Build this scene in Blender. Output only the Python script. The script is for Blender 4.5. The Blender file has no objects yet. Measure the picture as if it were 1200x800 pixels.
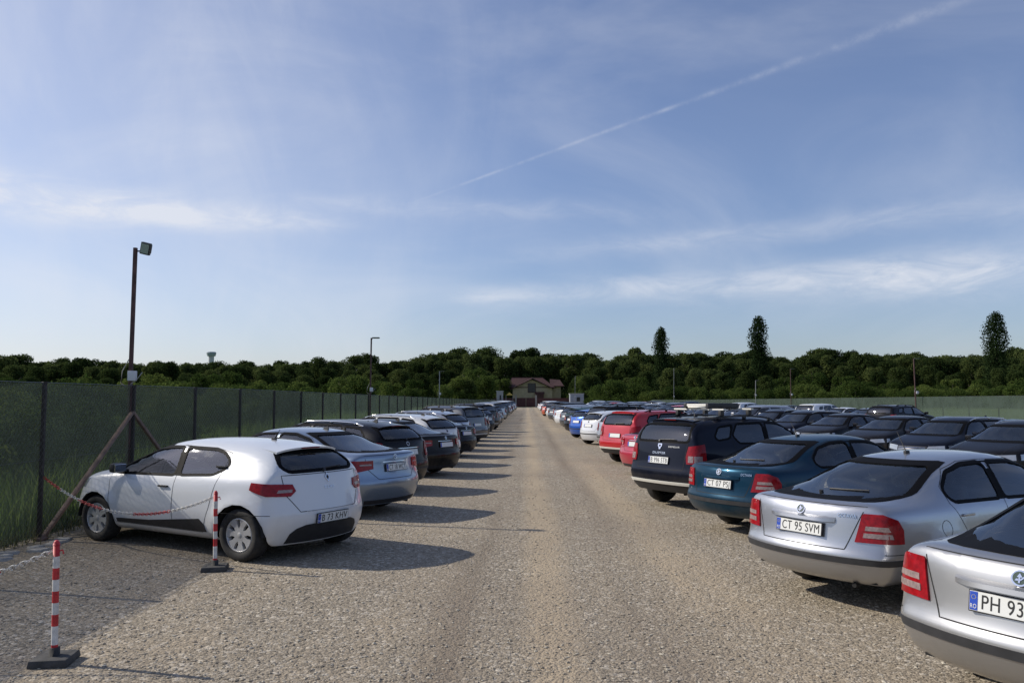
import bpy, bmesh, math, random
from mathutils import Vector, Matrix
from mathutils.bvhtree import BVHTree
R = math.radians
random.seed(7)
scene = bpy.context.scene
COL = scene.collection

# ------------------------------------------------------------------ helpers
def link(name, data, parent=None, loc=None, rot=None):
    o = bpy.data.objects.new(name, data); COL.objects.link(o)
    if parent is not None: o.parent = parent
    if loc is not None: o.location = loc
    if rot is not None: o.rotation_euler = rot
    return o

def tag(o, label=None, cat=None, group=None, kind=None):
    if label: o['label'] = label
    if cat: o['category'] = cat
    if group: o['group'] = group
    if kind: o['kind'] = kind
    return o

def finish(bm, name, mats=(), smooth=False, angle=None):
    me = bpy.data.meshes.new(name)
    if smooth:
        for f in bm.faces: f.smooth = True
        if angle is not None:
            for e in bm.edges:
                if len(e.link_faces) == 2 and e.calc_face_angle(0) > angle: e.smooth = False
    bm.to_mesh(me); bm.free()
    for m in mats: me.materials.append(m)
    return me

def bx(bm, cx, cy, cz, sx, sy, sz, mi=0, bev=0.0, M=None, taper=1.0):
    """box centred at c with full sizes s; bevelled edges"""
    vs = []
    for dz in (-1, 1):
        k = taper if dz > 0 else 1.0
        for dx, dy in ((-1, -1), (1, -1), (1, 1), (-1, 1)):
            v = Vector((cx + dx*sx/2*k, cy + dy*sy/2*k, cz + dz*sz/2))
            if M is not None: v = M @ v
            vs.append(bm.verts.new(v))
    fs = [bm.faces.new([vs[i] for i in q]) for q in
          ((3, 2, 1, 0), (4, 5, 6, 7), (0, 1, 5, 4), (1, 2, 6, 5), (2, 3, 7, 6), (3, 0, 4, 7))]
    for f in fs: f.material_index = mi
    if bev > 0:
        es = list({e for f in fs for e in f.edges})
        r = bmesh.ops.bevel(bm, geom=es, offset=bev, segments=2, affect='EDGES', profile=0.6)
        for f in r['faces']: f.material_index = mi
    return vs

def tube(bm, pts, r, seg=8, mi=0, r2=None, cap=True):
    pts = [Vector(p) for p in pts]; n = len(pts); rings = []
    up = Vector((0, 0, 1))
    for i, p in enumerate(pts):
        d = (pts[min(i+1, n-1)] - pts[max(i-1, 0)]).normalized()
        a = d.cross(up)
        if a.length < 1e-3: a = d.cross(Vector((1, 0, 0)))
        a.normalize(); b = d.cross(a)
        rr = r if r2 is None else r + (r2-r)*i/(n-1)
        rings.append([bm.verts.new(p + a*rr*math.cos(t*2*math.pi/seg) + b*rr*math.sin(t*2*math.pi/seg)) for t in range(seg)])
    for i in range(n-1):
        for t in range(seg):
            f = bm.faces.new([rings[i][t], rings[i][(t+1) % seg], rings[i+1][(t+1) % seg], rings[i+1][t]])
            f.material_index = mi
    if cap:
        for rg in (rings[0], rings[-1]):
            f = bm.faces.new(rg); f.material_index = mi
    return rings

def lathe_y(bm, prof, seg=28, mi=0, close=False, cx=0, cz=0):
    """profile of (radius, y) revolved about the y axis"""
    rings = []
    for r, y in prof:
        if r < 1e-5:
            rings.append([bm.verts.new((cx, y, cz))])
        else:
            rings.append([bm.verts.new((cx + r*math.cos(2*math.pi*t/seg), y, cz + r*math.sin(2*math.pi*t/seg))) for t in range(seg)])
    for a, b in zip(rings[:-1], rings[1:]):
        for t in range(seg):
            q = [a[t % len(a)], a[(t+1) % len(a)], b[(t+1) % len(b)], b[t % len(b)]]
            q2 = []
            for v in q:
                if v not in q2: q2.append(v)
            if len(q2) >= 3:
                f = bm.faces.new(q2); f.material_index = mi

# ------------------------------------------------------------------ materials
def nodes(name):
    m = bpy.data.materials.new(name); m.use_nodes = True
    nt = m.node_tree
    return m, nt, nt.nodes['Principled BSDF']

def N(nt, t, **kw):
    n = nt.nodes.new(t)
    for k, v in kw.items():
        if k.startswith('i_'):
            key = k[2:]
            key = int(key) if key.isdigit() else key.replace('_', ' ')
            n.inputs[key].default_value = v
        else: setattr(n, k, v)
    return n

def simple(name, col, rough=0.5, metal=0.0, noise=0.0, scale=8.0, coat=0.0, bump=0.0, spec=None):
    m, nt, p = nodes(name)
    p.inputs['Base Color'].default_value = (*col, 1)
    p.inputs['Roughness'].default_value = rough
    p.inputs['Metallic'].default_value = metal
    p.inputs['Coat Weight'].default_value = coat
    if spec is not None: p.inputs['Specular IOR Level'].default_value = spec
    if noise > 0 or bump > 0:
        tc = N(nt, 'ShaderNodeTexCoord'); nz = N(nt, 'ShaderNodeTexNoise', i_Scale=scale, i_Detail=6.0)
        nt.links.new(tc.outputs['Object'], nz.inputs['Vector'])
        if noise > 0:
            mx = N(nt, 'ShaderNodeMix', data_type='RGBA')
            mr = N(nt, 'ShaderNodeMapRange', i_1=0.3, i_2=0.7)
            nt.links.new(nz.outputs['Fac'], mr.inputs[0]); nt.links.new(mr.outputs[0], mx.inputs[0])
            mx.inputs[6].default_value = (*[c*(1-noise) for c in col], 1)
            mx.inputs[7].default_value = (*[min(1, c*(1+noise)) for c in col], 1)
            nt.links.new(mx.outputs[2], p.inputs['Base Color'])
        if bump > 0:
            b = N(nt, 'ShaderNodeBump', i_Strength=bump, i_Distance=0.02)
            nt.links.new(nz.outputs['Fac'], b.inputs['Height']); nt.links.new(b.outputs[0], p.inputs['Normal'])
    return m

_paint = {}
def paint(name, col, metal=0.0, rough=0.32, dust=0.25):
    if name in _paint: return _paint[name]
    m, nt, p = nodes('paint_' + name)
    tc = N(nt, 'ShaderNodeTexCoord')
    nz = N(nt, 'ShaderNodeTexNoise', i_Scale=3.0, i_Detail=8.0, i_Roughness=0.65)
    sep = N(nt, 'ShaderNodeSeparateXYZ')
    nt.links.new(tc.outputs['Object'], nz.inputs['Vector']); nt.links.new(tc.outputs['Object'], sep.inputs[0])
    # road dust: thicker low down on the panels, patchy
    mr = N(nt, 'ShaderNodeMapRange', i_1=0.70, i_2=0.15, i_3=0.0, i_4=0.9)
    nt.links.new(sep.outputs['Z'], mr.inputs[0])
    mr2 = N(nt, 'ShaderNodeMapRange', i_1=0.38, i_2=0.7)
    nt.links.new(nz.outputs['Fac'], mr2.inputs[0])
    mul = N(nt, 'ShaderNodeMath', operation='MULTIPLY'); nt.links.new(mr.outputs[0], mul.inputs[0]); nt.links.new(mr2.outputs[0], mul.inputs[1])
    mul2 = N(nt, 'ShaderNodeMath', operation='MULTIPLY'); nt.links.new(mul.outputs[0], mul2.inputs[0]); mul2.inputs[1].default_value = dust
    mx = N(nt, 'ShaderNodeMix', data_type='RGBA'); nt.links.new(mul2.outputs[0], mx.inputs[0])
    mx.inputs[6].default_value = (*col, 1); mx.inputs[7].default_value = (0.30, 0.26, 0.20, 1)
    nt.links.new(mx.outputs[2], p.inputs['Base Color'])
    p.inputs['Metallic'].default_value = metal
    r2 = N(nt, 'ShaderNodeMapRange', i_1=0.0, i_2=0.5, i_3=rough, i_4=0.8); nt.links.new(mul2.outputs[0], r2.inputs[0])
    nt.links.new(r2.outputs[0], p.inputs['Roughness'])
    lum = sum(col)/3
    p.inputs['Specular IOR Level'].default_value = .06 if lum < .06 else .35
    if lum < .06: dust *= .5
    p.inputs['Coat Weight'].default_value = 0.9 if lum > .06 else .30
    cr = N(nt, 'ShaderNodeMapRange', i_1=0.0, i_2=0.5, i_3=0.05, i_4=0.5); nt.links.new(mul2.outputs[0], cr.inputs[0])
    nt.links.new(cr.outputs[0], p.inputs['Coat Roughness'])
    _paint[name] = m
    return m

def glass_mat(name, tint, base_refl=0.05, rough=0.02):
    m = bpy.data.materials.new(name); m.use_nodes = True; nt = m.node_tree; nt.nodes.clear()
    out = N(nt, 'ShaderNodeOutputMaterial'); tr = N(nt, 'ShaderNodeBsdfTransparent'); tr.inputs[0].default_value = (*tint, 1)
    gl = N(nt, 'ShaderNodeBsdfGlossy', i_Roughness=rough); gl.inputs[0].default_value = (0.95, 0.97, 1, 1)
    fr = N(nt, 'ShaderNodeFresnel', i_IOR=1.85); mx = N(nt, 'ShaderNodeMixShader')
    nt.links.new(fr.outputs[0], mx.inputs[0]); nt.links.new(tr.outputs[0], mx.inputs[1]); nt.links.new(gl.outputs[0], mx.inputs[2])
    # thin film of dust that scatters a little light
    df = N(nt, 'ShaderNodeBsdfDiffuse'); df.inputs[0].default_value = (0.18, 0.215, 0.235, 1)
    tc = N(nt, 'ShaderNodeTexCoord'); nz = N(nt, 'ShaderNodeTexNoise', i_Scale=1.6, i_Detail=7.0)
    nt.links.new(tc.outputs['Object'], nz.inputs['Vector'])
    mr = N(nt, 'ShaderNodeMapRange', i_1=0.3, i_2=0.8, i_3=0.010, i_4=0.05); nt.links.new(nz.outputs['Fac'], mr.inputs[0])
    m2 = N(nt, 'ShaderNodeMixShader'); nt.links.new(mr.outputs[0], m2.inputs[0]); nt.links.new(mx.outputs[0], m2.inputs[1]); nt.links.new(df.outputs[0], m2.inputs[2])
    nt.links.new(m2.outputs[0], out.inputs[0])
    return m

GLASS = glass_mat('car_glass', (0.70, 0.77, 0.75))
GLASS_D = glass_mat('privacy_glass', (0.13, 0.15, 0.155))
BLACKP = simple('black_plastic', (0.022, 0.022, 0.024), 0.55, noise=0.25, scale=12)
TRIM = simple('grey_trim', (0.030, 0.031, 0.034), 0.6, noise=0.2, scale=10)
FRIT = simple('glass_border_black', (0.009, 0.009, 0.010), 0.55, spec=.03)
SEAM = simple('panel_gap', (0.01, 0.01, 0.01), 0.8)
RUBBER = simple('tyre_rubber', (0.024, 0.023, 0.022), 0.85, noise=0.35, scale=20)
ALLOY = simple('wheel_silver', (0.50, 0.50, 0.50), 0.42, metal=0.35, noise=0.12, scale=9)
CHROME = simple('chrome', (0.75, 0.75, 0.75), 0.12, metal=1.0)
INTER = simple('interior_fabric', (0.085, 0.085, 0.09), 0.9, noise=0.2, scale=15)
INTER2 = simple('interior_grey', (0.09, 0.09, 0.095), 0.8, noise=0.2, scale=15)
UNDER = simple('underbody', (0.012, 0.012, 0.012), 0.9)
REDL = simple('red_lens', (0.26, 0.004, 0.008), 0.35, coat=.5, noise=.3, scale=30, spec=.1)
REDL_D = simple('dark_red_lens', (0.20, 0.006, 0.010), 0.12, coat=1.0)
CLEARL = simple('clear_lens', (0.27, 0.20, 0.19), 0.3, coat=.5, noise=.3, scale=40)
HEADL = simple('headlight_lens', (0.45, 0.47, 0.49), 0.12, metal=0.5, coat=1.0)
PLATEW = simple('plate_white', (0.72, 0.73, 0.70), 0.4)
PLATEB = simple('plate_blue', (0.01, 0.06, 0.42), 0.4)
INK = simple('plate_ink', (0.012, 0.012, 0.012), 0.5)
STEELB = simple('emblem_dark', (0.02, 0.05, 0.035), 0.3)
EMB_BLUE = simple('emblem_blue', (0.02, 0.12, 0.45), 0.3)
CREAM = simple('rack_bar_white', (0.72, 0.70, 0.62), 0.45)
# ------------------------------------------------------------------ car bodies
def interp(tab, z):
    if z <= tab[0][0]: return tab[0][1]
    for (a, xa), (b, xb) in zip(tab[:-1], tab[1:]):
        if z <= b: return xa + (xb-xa)*(z-a)/(b-a)
    return tab[-1][1]

def car_cage(S):
    bm = bmesh.new(); L = S['L']; z0 = S['z0']; zl = S.get('ledge', .56)
    cr = bm.edges.layers.float.new('crease_edge')
    def ring(st, end=0):
        w = st['w']; zb = st['zb']; zt = st['zt']; x = st['x']; xu = st.get('xu', x)
        zs = [z0, z0+.05, z0+.22, zl, zl+.06, max(zl+.10, zb-.10), zb]
        fs = [.84, .94, .985, 1, .985, .965, .925] if end else [.80, .93, .985, 1.0, 1.0, .985, .935]
        pts = []
        for j in range(7):
            t = j/6
            pts.append([x if j < 5 else x + (xu-x)*(0.35 if j == 5 else 0.7), w*fs[j], zs[j]])
        if st.get('wr'):
            wr = st['wr']; ze = zt-.065
            pts.append([xu, wr + (w*.935-wr)*.45, zb + (ze-zb)*.52])
            pts.append([xu, wr, ze]); pts.append([xu, wr*.60, zt-.012]); pts.append([xu, 0, zt])
        else:
            pts.append([xu, w*.80, zt-.012]); pts.append([xu, w*.58, zt]); pts.append([xu, w*.30, zt+.006]); pts.append([xu, 0, zt+.010])
        if end:
            prof = S['rear'] if end == 1 else S['front']; B = S['Br'] if end == 1 else S['Bf']
            for p in pts:
                k = min(1, abs(p[1])/w)
                p[0] = interp(prof, p[2]) + B*k**2.3 * (1 if end == 1 else -1)
        full = [Vector(p) for p in pts] + [Vector((p[0], -p[1], p[2])) for p in reversed(pts[:-1])]
        return [bm.verts.new(v) for v in full]
    sts = S['st']; n = len(sts)
    rings = [ring(s, 1 if i == 0 else (2 if i == n-1 else 0)) for i, s in enumerate(sts)]
    for a, b in zip(rings[:-1], rings[1:]):
        for k in range(20): bm.faces.new([a[k], b[k], b[k+1], a[k+1]])
    for end, rg in ((1, rings[0]), (2, rings[-1])):
        prof = S['rear'] if end == 1 else S['front']; B = S['Br'] if end == 1 else S['Bf']; w = sts[0 if end == 1 else -1]['w']
        g = [[None]*9 for _ in range(7)]
        ytop = [rg[6+c].co.y for c in range(9)]
        for r in range(7):
            for c in range(9):
                if r == 6: g[r][c] = rg[6+c]
                elif c == 0: g[r][c] = rg[r]
                elif c == 8: g[r][c] = rg[20-r]
                else:
                    y = rg[r].co.y * ytop[c]/ytop[0]
                    z = rg[r].co.z + (rg[6+c].co.z - rg[6].co.z)*(r/6)**2
                    k = min(1, abs(y)/w)
                    g[r][c] = bm.verts.new((interp(prof, z) + B*k**2.3*(1 if end == 1 else -1), y, z))
        for r in range(6):
            for c in range(8):
                q = [g[r][c], g[r][c+1], g[r+1][c+1], g[r+1][c]]
                if end == 1: q.reverse()
                bm.faces.new(q)
    bmesh.ops.recalc_face_normals(bm, faces=bm.faces)
    bm.edges.ensure_lookup_table()
    for e in bm.edges:
        a, b = e.verts[0].co, e.verts[1].co
        # shoulder line and bumper ledge stay a little crisp
        if abs(a.z-b.z) < .03 and abs(abs(a.y)-abs(b.y)) < .15:
            pass
    me = bpy.data.meshes.new('cage'); bm.to_mesh(me); bm.free()
    o = bpy.data.objects.new('cage_tmp', me); COL.objects.link(o)
    m = o.modifiers.new('s', 'SUBSURF'); m.levels = 2; m.render_levels = 2; m.subdivision_type = 'CATMULL_CLARK'
    bpy.context.view_layer.update()
    dg = bpy.context.evaluated_depsgraph_get()
    res = bpy.data.meshes.new_from_object(o.evaluated_get(dg))
    bpy.data.objects.remove(o); 
    out = bmesh.new(); out.from_mesh(res)
    xs = [v.co.x for v in out.verts]; ys = [v.co.y for v in out.verts]; zs = [v.co.z for v in out.verts]
    sx = L/(max(xs)-min(xs)); x0 = min(xs); sy = S['W']/max(ys); zt = max(zs); zb = min(zs)
    for v in out.verts:
        v.co.x = (v.co.x-x0)*sx; v.co.y *= sy; v.co.z = zb + (v.co.z-zb)*(S['H']-zb)/(zt-zb)
    # bump-out over the wheels (subtle arches)
    for v in out.verts:
        if abs(v.co.y) > .6*S['W']:
            for ax in S['ax']:
                d = math.hypot(v.co.x-ax, v.co.z-S['R'])
                k = math.exp(-((d-S['R']-.06)/.09)**2)*S.get('flare', .018)
                v.co.y += k*(1 if v.co.y > 0 else -1)
    return out

def ccw(poly):
    a = sum(p[0]*q[1]-q[0]*p[1] for p, q in zip(poly, poly[1:]+poly[:1]))
    return list(poly) if a > 0 else list(reversed(poly))

def rounded(poly, r=.04, n=3):
    poly = ccw(poly); out = []; m = len(poly)
    for i in range(m):
        p = Vector(poly[i]); a = Vector(poly[i-1]); b = Vector(poly[(i+1) % m])
        da = (a-p); db = (b-p); rr = min(r, da.length*.45, db.length*.45)
        A = p + da.normalized()*rr; B = p + db.normalized()*rr
        for k in range(n+1):
            t = k/n
            out.append(tuple(A*(1-t)**2 + p*2*t*(1-t) + B*t*t))
    return out

def inset(poly, d):
    poly = ccw(poly); m = len(poly); out = []
    for i in range(m):
        p = Vector(poly[i]); a = Vector(poly[i-1]); b = Vector(poly[(i+1) % m])
        n1 = (p-a).normalized(); n2 = (b-p).normalized()
        n1 = Vector((-n1.y, n1.x)); n2 = Vector((-n2.y, n2.x)); s = n1+n2
        s = s/max(.3, s.length_squared)*2 if s.length > 1e-6 else n1
        out.append((p.x + s.x*d, p.y + s.y*d))
    return out

def select_convex(bm, poly, axes, filt):
    """cut the faces passing filt along the edges of a convex polygon; returns the faces inside"""
    a, b = axes; poly = ccw(poly)
    mna = min(p[0] for p in poly); mxa = max(p[0] for p in poly); mnb = min(p[1] for p in poly); mxb = max(p[1] for p in poly)
    def cand():
        out = []
        for f in bm.faces:
            c = f.calc_center_median()
            if not (mna-.15 < c[a] < mxa+.15 and mnb-.15 < c[b] < mxb+.15): continue
            if filt(c, f.normal): out.append(f)
        return out
    F = cand()
    for p, q in zip(poly, poly[1:]+poly[:1]):
        d = Vector(q)-Vector(p)
        if d.length < 1e-5: continue
        no = Vector((0, 0, 0)); no[a] = d.y; no[b] = -d.x
        co = Vector((0, 0, 0)); co[a] = p[0]; co[b] = p[1]
        F = [f for f in F if f.is_valid]
        geom = list(set(F) | {e for f in F for e in f.edges} | {v for f in F for v in f.verts})
        bmesh.ops.bisect_plane(bm, geom=geom, dist=1e-5, plane_co=co, plane_no=no)
        F = cand()
    ins = []
    for f in F:
        c = f.calc_center_median(); ok = True
        for p, q in zip(poly, poly[1:]+poly[:1]):
            if (q[0]-p[0])*(c[b]-p[1]) - (q[1]-p[1])*(c[a]-p[0]) < -1e-5: ok = False; break
        if ok: ins.append(f)
    return ins

class Body:
    """a car body surface with patches projected onto it"""
    def __init__(s, bm):
        s.bvh = BVHTree.FromBMesh(bm)
    def view(s, v):
        if v == 'L': return lambda u, w: (Vector((u, 3, w)), Vector((0, -1, 0)))
        if v == 'R': return lambda u, w: (Vector((u, -3, w)), Vector((0, 1, 0)))
        if v == 'rear': return lambda u, w: (Vector((-3, u, w)), Vector((1, 0, 0)))
        if v == 'front': return lambda u, w: (Vector((9, u, w)), Vector((-1, 0, 0)))
        if v == 'top': return lambda u, w: (Vector((u, w, 4)), Vector((0, 0, -1)))
        if v[0] == 'rad':     # u = angle in degrees from straight back (towards +y), w = z
            _, ax, ay, sg = v
            def f(u, w):
                d = Vector((-math.cos(R(u))*sg, math.sin(R(u)), 0))
                return Vector((ax, ay, w)) + d*3, -d
            return f
    def hit(s, v, u, w):
        o, d = s.view(v)(u, w)
        h = s.bvh.ray_cast(o, d)
        if h[0] is None:
            # graze: step towards the body
            h = s.bvh.find_nearest(o + d*max(0, (Vector((2.2, 0, .6))-o).dot(d)))
        n = h[1]
        if n.dot(d) > 0: n = -n
        return h[0], n
    def patch(s, name, poly, view, off=.004, thick=.006, mats=(), step=.06, hole=None, ustep=None, mi=0, into=None, bulge=0.0):
        bm = bmesh.new()
        vs = [bm.verts.new((p[0], p[1], 0)) for p in ccw(poly)]
        bm.faces.new(vs)
        us = ustep or step
        for ax, st in ((0, us), (1, step)):
            lo = min(p[ax] for p in poly); hi = max(p[ax] for p in poly)
            k = 1; m = int((hi-lo)/st)
            for k in range(1, m+1):
                co = Vector((0, 0, 0)); co[ax] = lo + (hi-lo)*k/(m+1); no = Vector((0, 0, 0)); no[ax] = 1
                bmesh.ops.bisect_plane(bm, geom=bm.verts[:]+bm.edges[:]+bm.faces[:], dist=1e-6, plane_co=co, plane_no=no)
        if hole:
            hs = ccw(hole)
            for p, q in zip(hs, hs[1:]+hs[:1]):
                d = Vector(q)-Vector(p)
                if d.length < 1e-5: continue
                bmesh.ops.bisect_plane(bm, geom=bm.verts[:]+bm.edges[:]+bm.faces[:], dist=1e-6, plane_co=Vector((p[0], p[1], 0)), plane_no=Vector((d.y, -d.x, 0)))
            rem = []
            for f in bm.faces:
                c = f.calc_center_median()
                if all((q[0]-p[0])*(c.y-p[1]) - (q[1]-p[1])*(c.x-p[0]) > -1e-6 for p, q in zip(hs, hs[1:]+hs[:1])): rem.append(f)
            bmesh.ops.delete(bm, geom=rem, context='FACES')
        bmesh.ops.triangulate(bm, faces=[f for f in bm.faces if len(f.verts) > 4])
        vw = view; nrm = {}
        for v in bm.verts:
            h, n = s.hit(vw, v.co.x, v.co.y); nrm[v] = n
            v.co = h + n*off
        # faces outwards
        f0 = max(bm.faces, key=lambda f: f.calc_area()); f0.normal_update()
        n0 = nrm[f0.verts[0]]
        if f0.normal.dot(n0) < 0: bmesh.ops.reverse_faces(bm, faces=bm.faces[:])
        if thick:
            be = [e for e in bm.edges if len(e.link_faces) == 1]
            bvs = {v for e in be for v in e.verts}
            low = {v: bm.verts.new(v.co - nrm[v]*thick) for v in bvs}
            for e in be:
                a, b = e.verts; f = e.link_faces[0]
                lv = list(f.verts); ia = lv.index(a)
                if lv[(ia+1) % len(lv)] == b: a, b = b, a
                bm.faces.new([a, b, low[b], low[a]]); e.smooth = False
        for f in bm.faces: f.smooth = True; f.material_index = mi
        if into is not None:
            tmp = bpy.data.meshes.new('t'); bm.to_mesh(tmp); bm.free(); into.from_mesh(tmp); bpy.data.meshes.remove(tmp); return
        me = bpy.data.meshes.new(name); bm.to_mesh(me); bm.free()
        for m in mats: me.materials.append(m)
        return me
    def seam(s, bm, pts, view, wd=.007, off=.0015, mi=1):
        """thin dark panel gap along a polyline"""
        P = []
        for a, b in zip(pts[:-1], pts[1:]):
            n = max(1, int(math.dist(a, b)/.05))
            for k in range(n): P.append((a[0]+(b[0]-a[0])*k/n, a[1]+(b[1]-a[1])*k/n))
        P.append(pts[-1]); H = [s.hit(view, *p) for p in P]; prev = None
        for i, (h, n) in enumerate(H):
            d = H[min(i+1, len(H)-1)][0] - H[max(i-1, 0)][0]
            if d.length < 1e-5: continue
            sd = d.normalized().cross(n)*wd/2
            cur = (bm.verts.new(h + n*off + sd), bm.verts.new(h + n*off - sd))
            if prev:
                f = bm.faces.new([prev[0], cur[0], cur[1], prev[1]]); f.material_index = mi; f.smooth = True
            prev = cur

def mirror_poly(poly): return [(-p[0], p[1]) for p in poly]

def wheel_meshes(r, width, spokes, rimr=.66, cover=False):
    bm = bmesh.new(); h = width/2
    ri = r*rimr
    lathe_y(bm, [(ri*.97, -h*.85), (ri*1.02, -h*.95), (r*.90, -h), (r*.975, -h*.86), (r, -h*.55), (r, h*.55), (r*.975, h*.86), (r*.90, h), (ri*1.06, h*.97), (ri*1.0, h*.80), (ri*.97, h*.3), (ri*.97, -h*.85)], 36)
    tyre = finish(bm, 'tyre', [RUBBER], True, .9)
    bm = bmesh.new()
    lathe_y(bm, [(ri*.985, -h*.6), (ri*.985, h*.82), (ri*.93, h*.86), (ri*.88, h*.70), (ri*.86, h*.2)], 36)
    lathe_y(bm, [(0, h*.25), (ri*.9, h*.2)], 28, mi=1)
    lathe_y(bm, [(0, h*.78), (ri*.13, h*.78), (ri*.20, h*.70), (ri*.24, h*.45)], 18)
    for k in range(spokes):
        M = Matrix.Rotation(2*math.pi*k/spokes, 4, 'Y')
        w0 = ri*(.20 if not cover else .34); w1 = ri*(.13 if not cover else .62)
        vs = []
        for rr, ww, yo in ((ri*.16, w0, h*.74), (ri*.55, (w0+w1)/2*(.8 if not cover else .62), h*.72), (ri*.93, w1, h*.80)):
            for dx in (-1, 1):
                for dy in (0, -.035):
                    vs.append(bm.verts.new(M @ Vector((dx*ww/2, yo+dy, rr))))
        for i in (0, 4):
            a = vs[i:i+8]
            for q in ((0, 2, 6, 4), (0, 4, 5, 1), (2, 3, 7, 6), (1, 5, 7, 3)):
                bm.faces.new([a[t] for t in q])
    bmesh.ops.recalc_face_normals(bm, faces=bm.faces)
    rim = finish(bm, 'rim', [ALLOY, UNDER], True, .6)
    return tyre, rim

def text_mesh(txt, size, mat, M, name, width=None, ext=.001):
    cu = bpy.data.curves.new('txt', 'FONT'); cu.body = txt; cu.size = size; cu.align_x = 'CENTER'; cu.align_y = 'CENTER'; cu.extrude = ext
    cu.offset = 0.0; cu.space_character = 1.08
    o = bpy.data.objects.new('txt', cu); COL.objects.link(o); bpy.context.view_layer.update()
    me = bpy.data.meshes.new_from_object(o.evaluated_get(bpy.context.evaluated_depsgraph_get()))
    bpy.data.objects.remove(o)
    xs = [v.co.x for v in me.vertices]; sc = 1.0
    cx = (max(xs)+min(xs))/2
    if width: sc = width/(max(xs)-min(xs))
    me.transform(M @ Matrix.Diagonal((sc, 1, 1, 1)) @ Matrix.Translation((-cx, 0, 0)))
    me.materials.clear(); me.materials.append(mat); me.name = name
    return me

def rearM(x, y, z, tilt=0.0, yaw=0.0):
    """matrix for things facing straight back (-x): local x -> -y, local y -> z, local z -> -x"""
    return Matrix.Translation((x, y, z)) @ Matrix.Rotation(yaw, 4, 'Z') @ Matrix.Rotation(tilt, 4, 'Y') @ Matrix(((0, 0, -1, 0), (-1, 0, 0, 0), (0, 1, 0, 0), (0, 0, 0, 1)))

class Part:
    def __init__(s, name, mesh, lod=3, sub=(), loc=None, rot=None, painted=False, label=None):
        s.name = name; s.mesh = mesh; s.lod = lod; s.sub = list(sub); s.loc = loc; s.rot = rot; s.painted = painted; s.label = label

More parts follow.
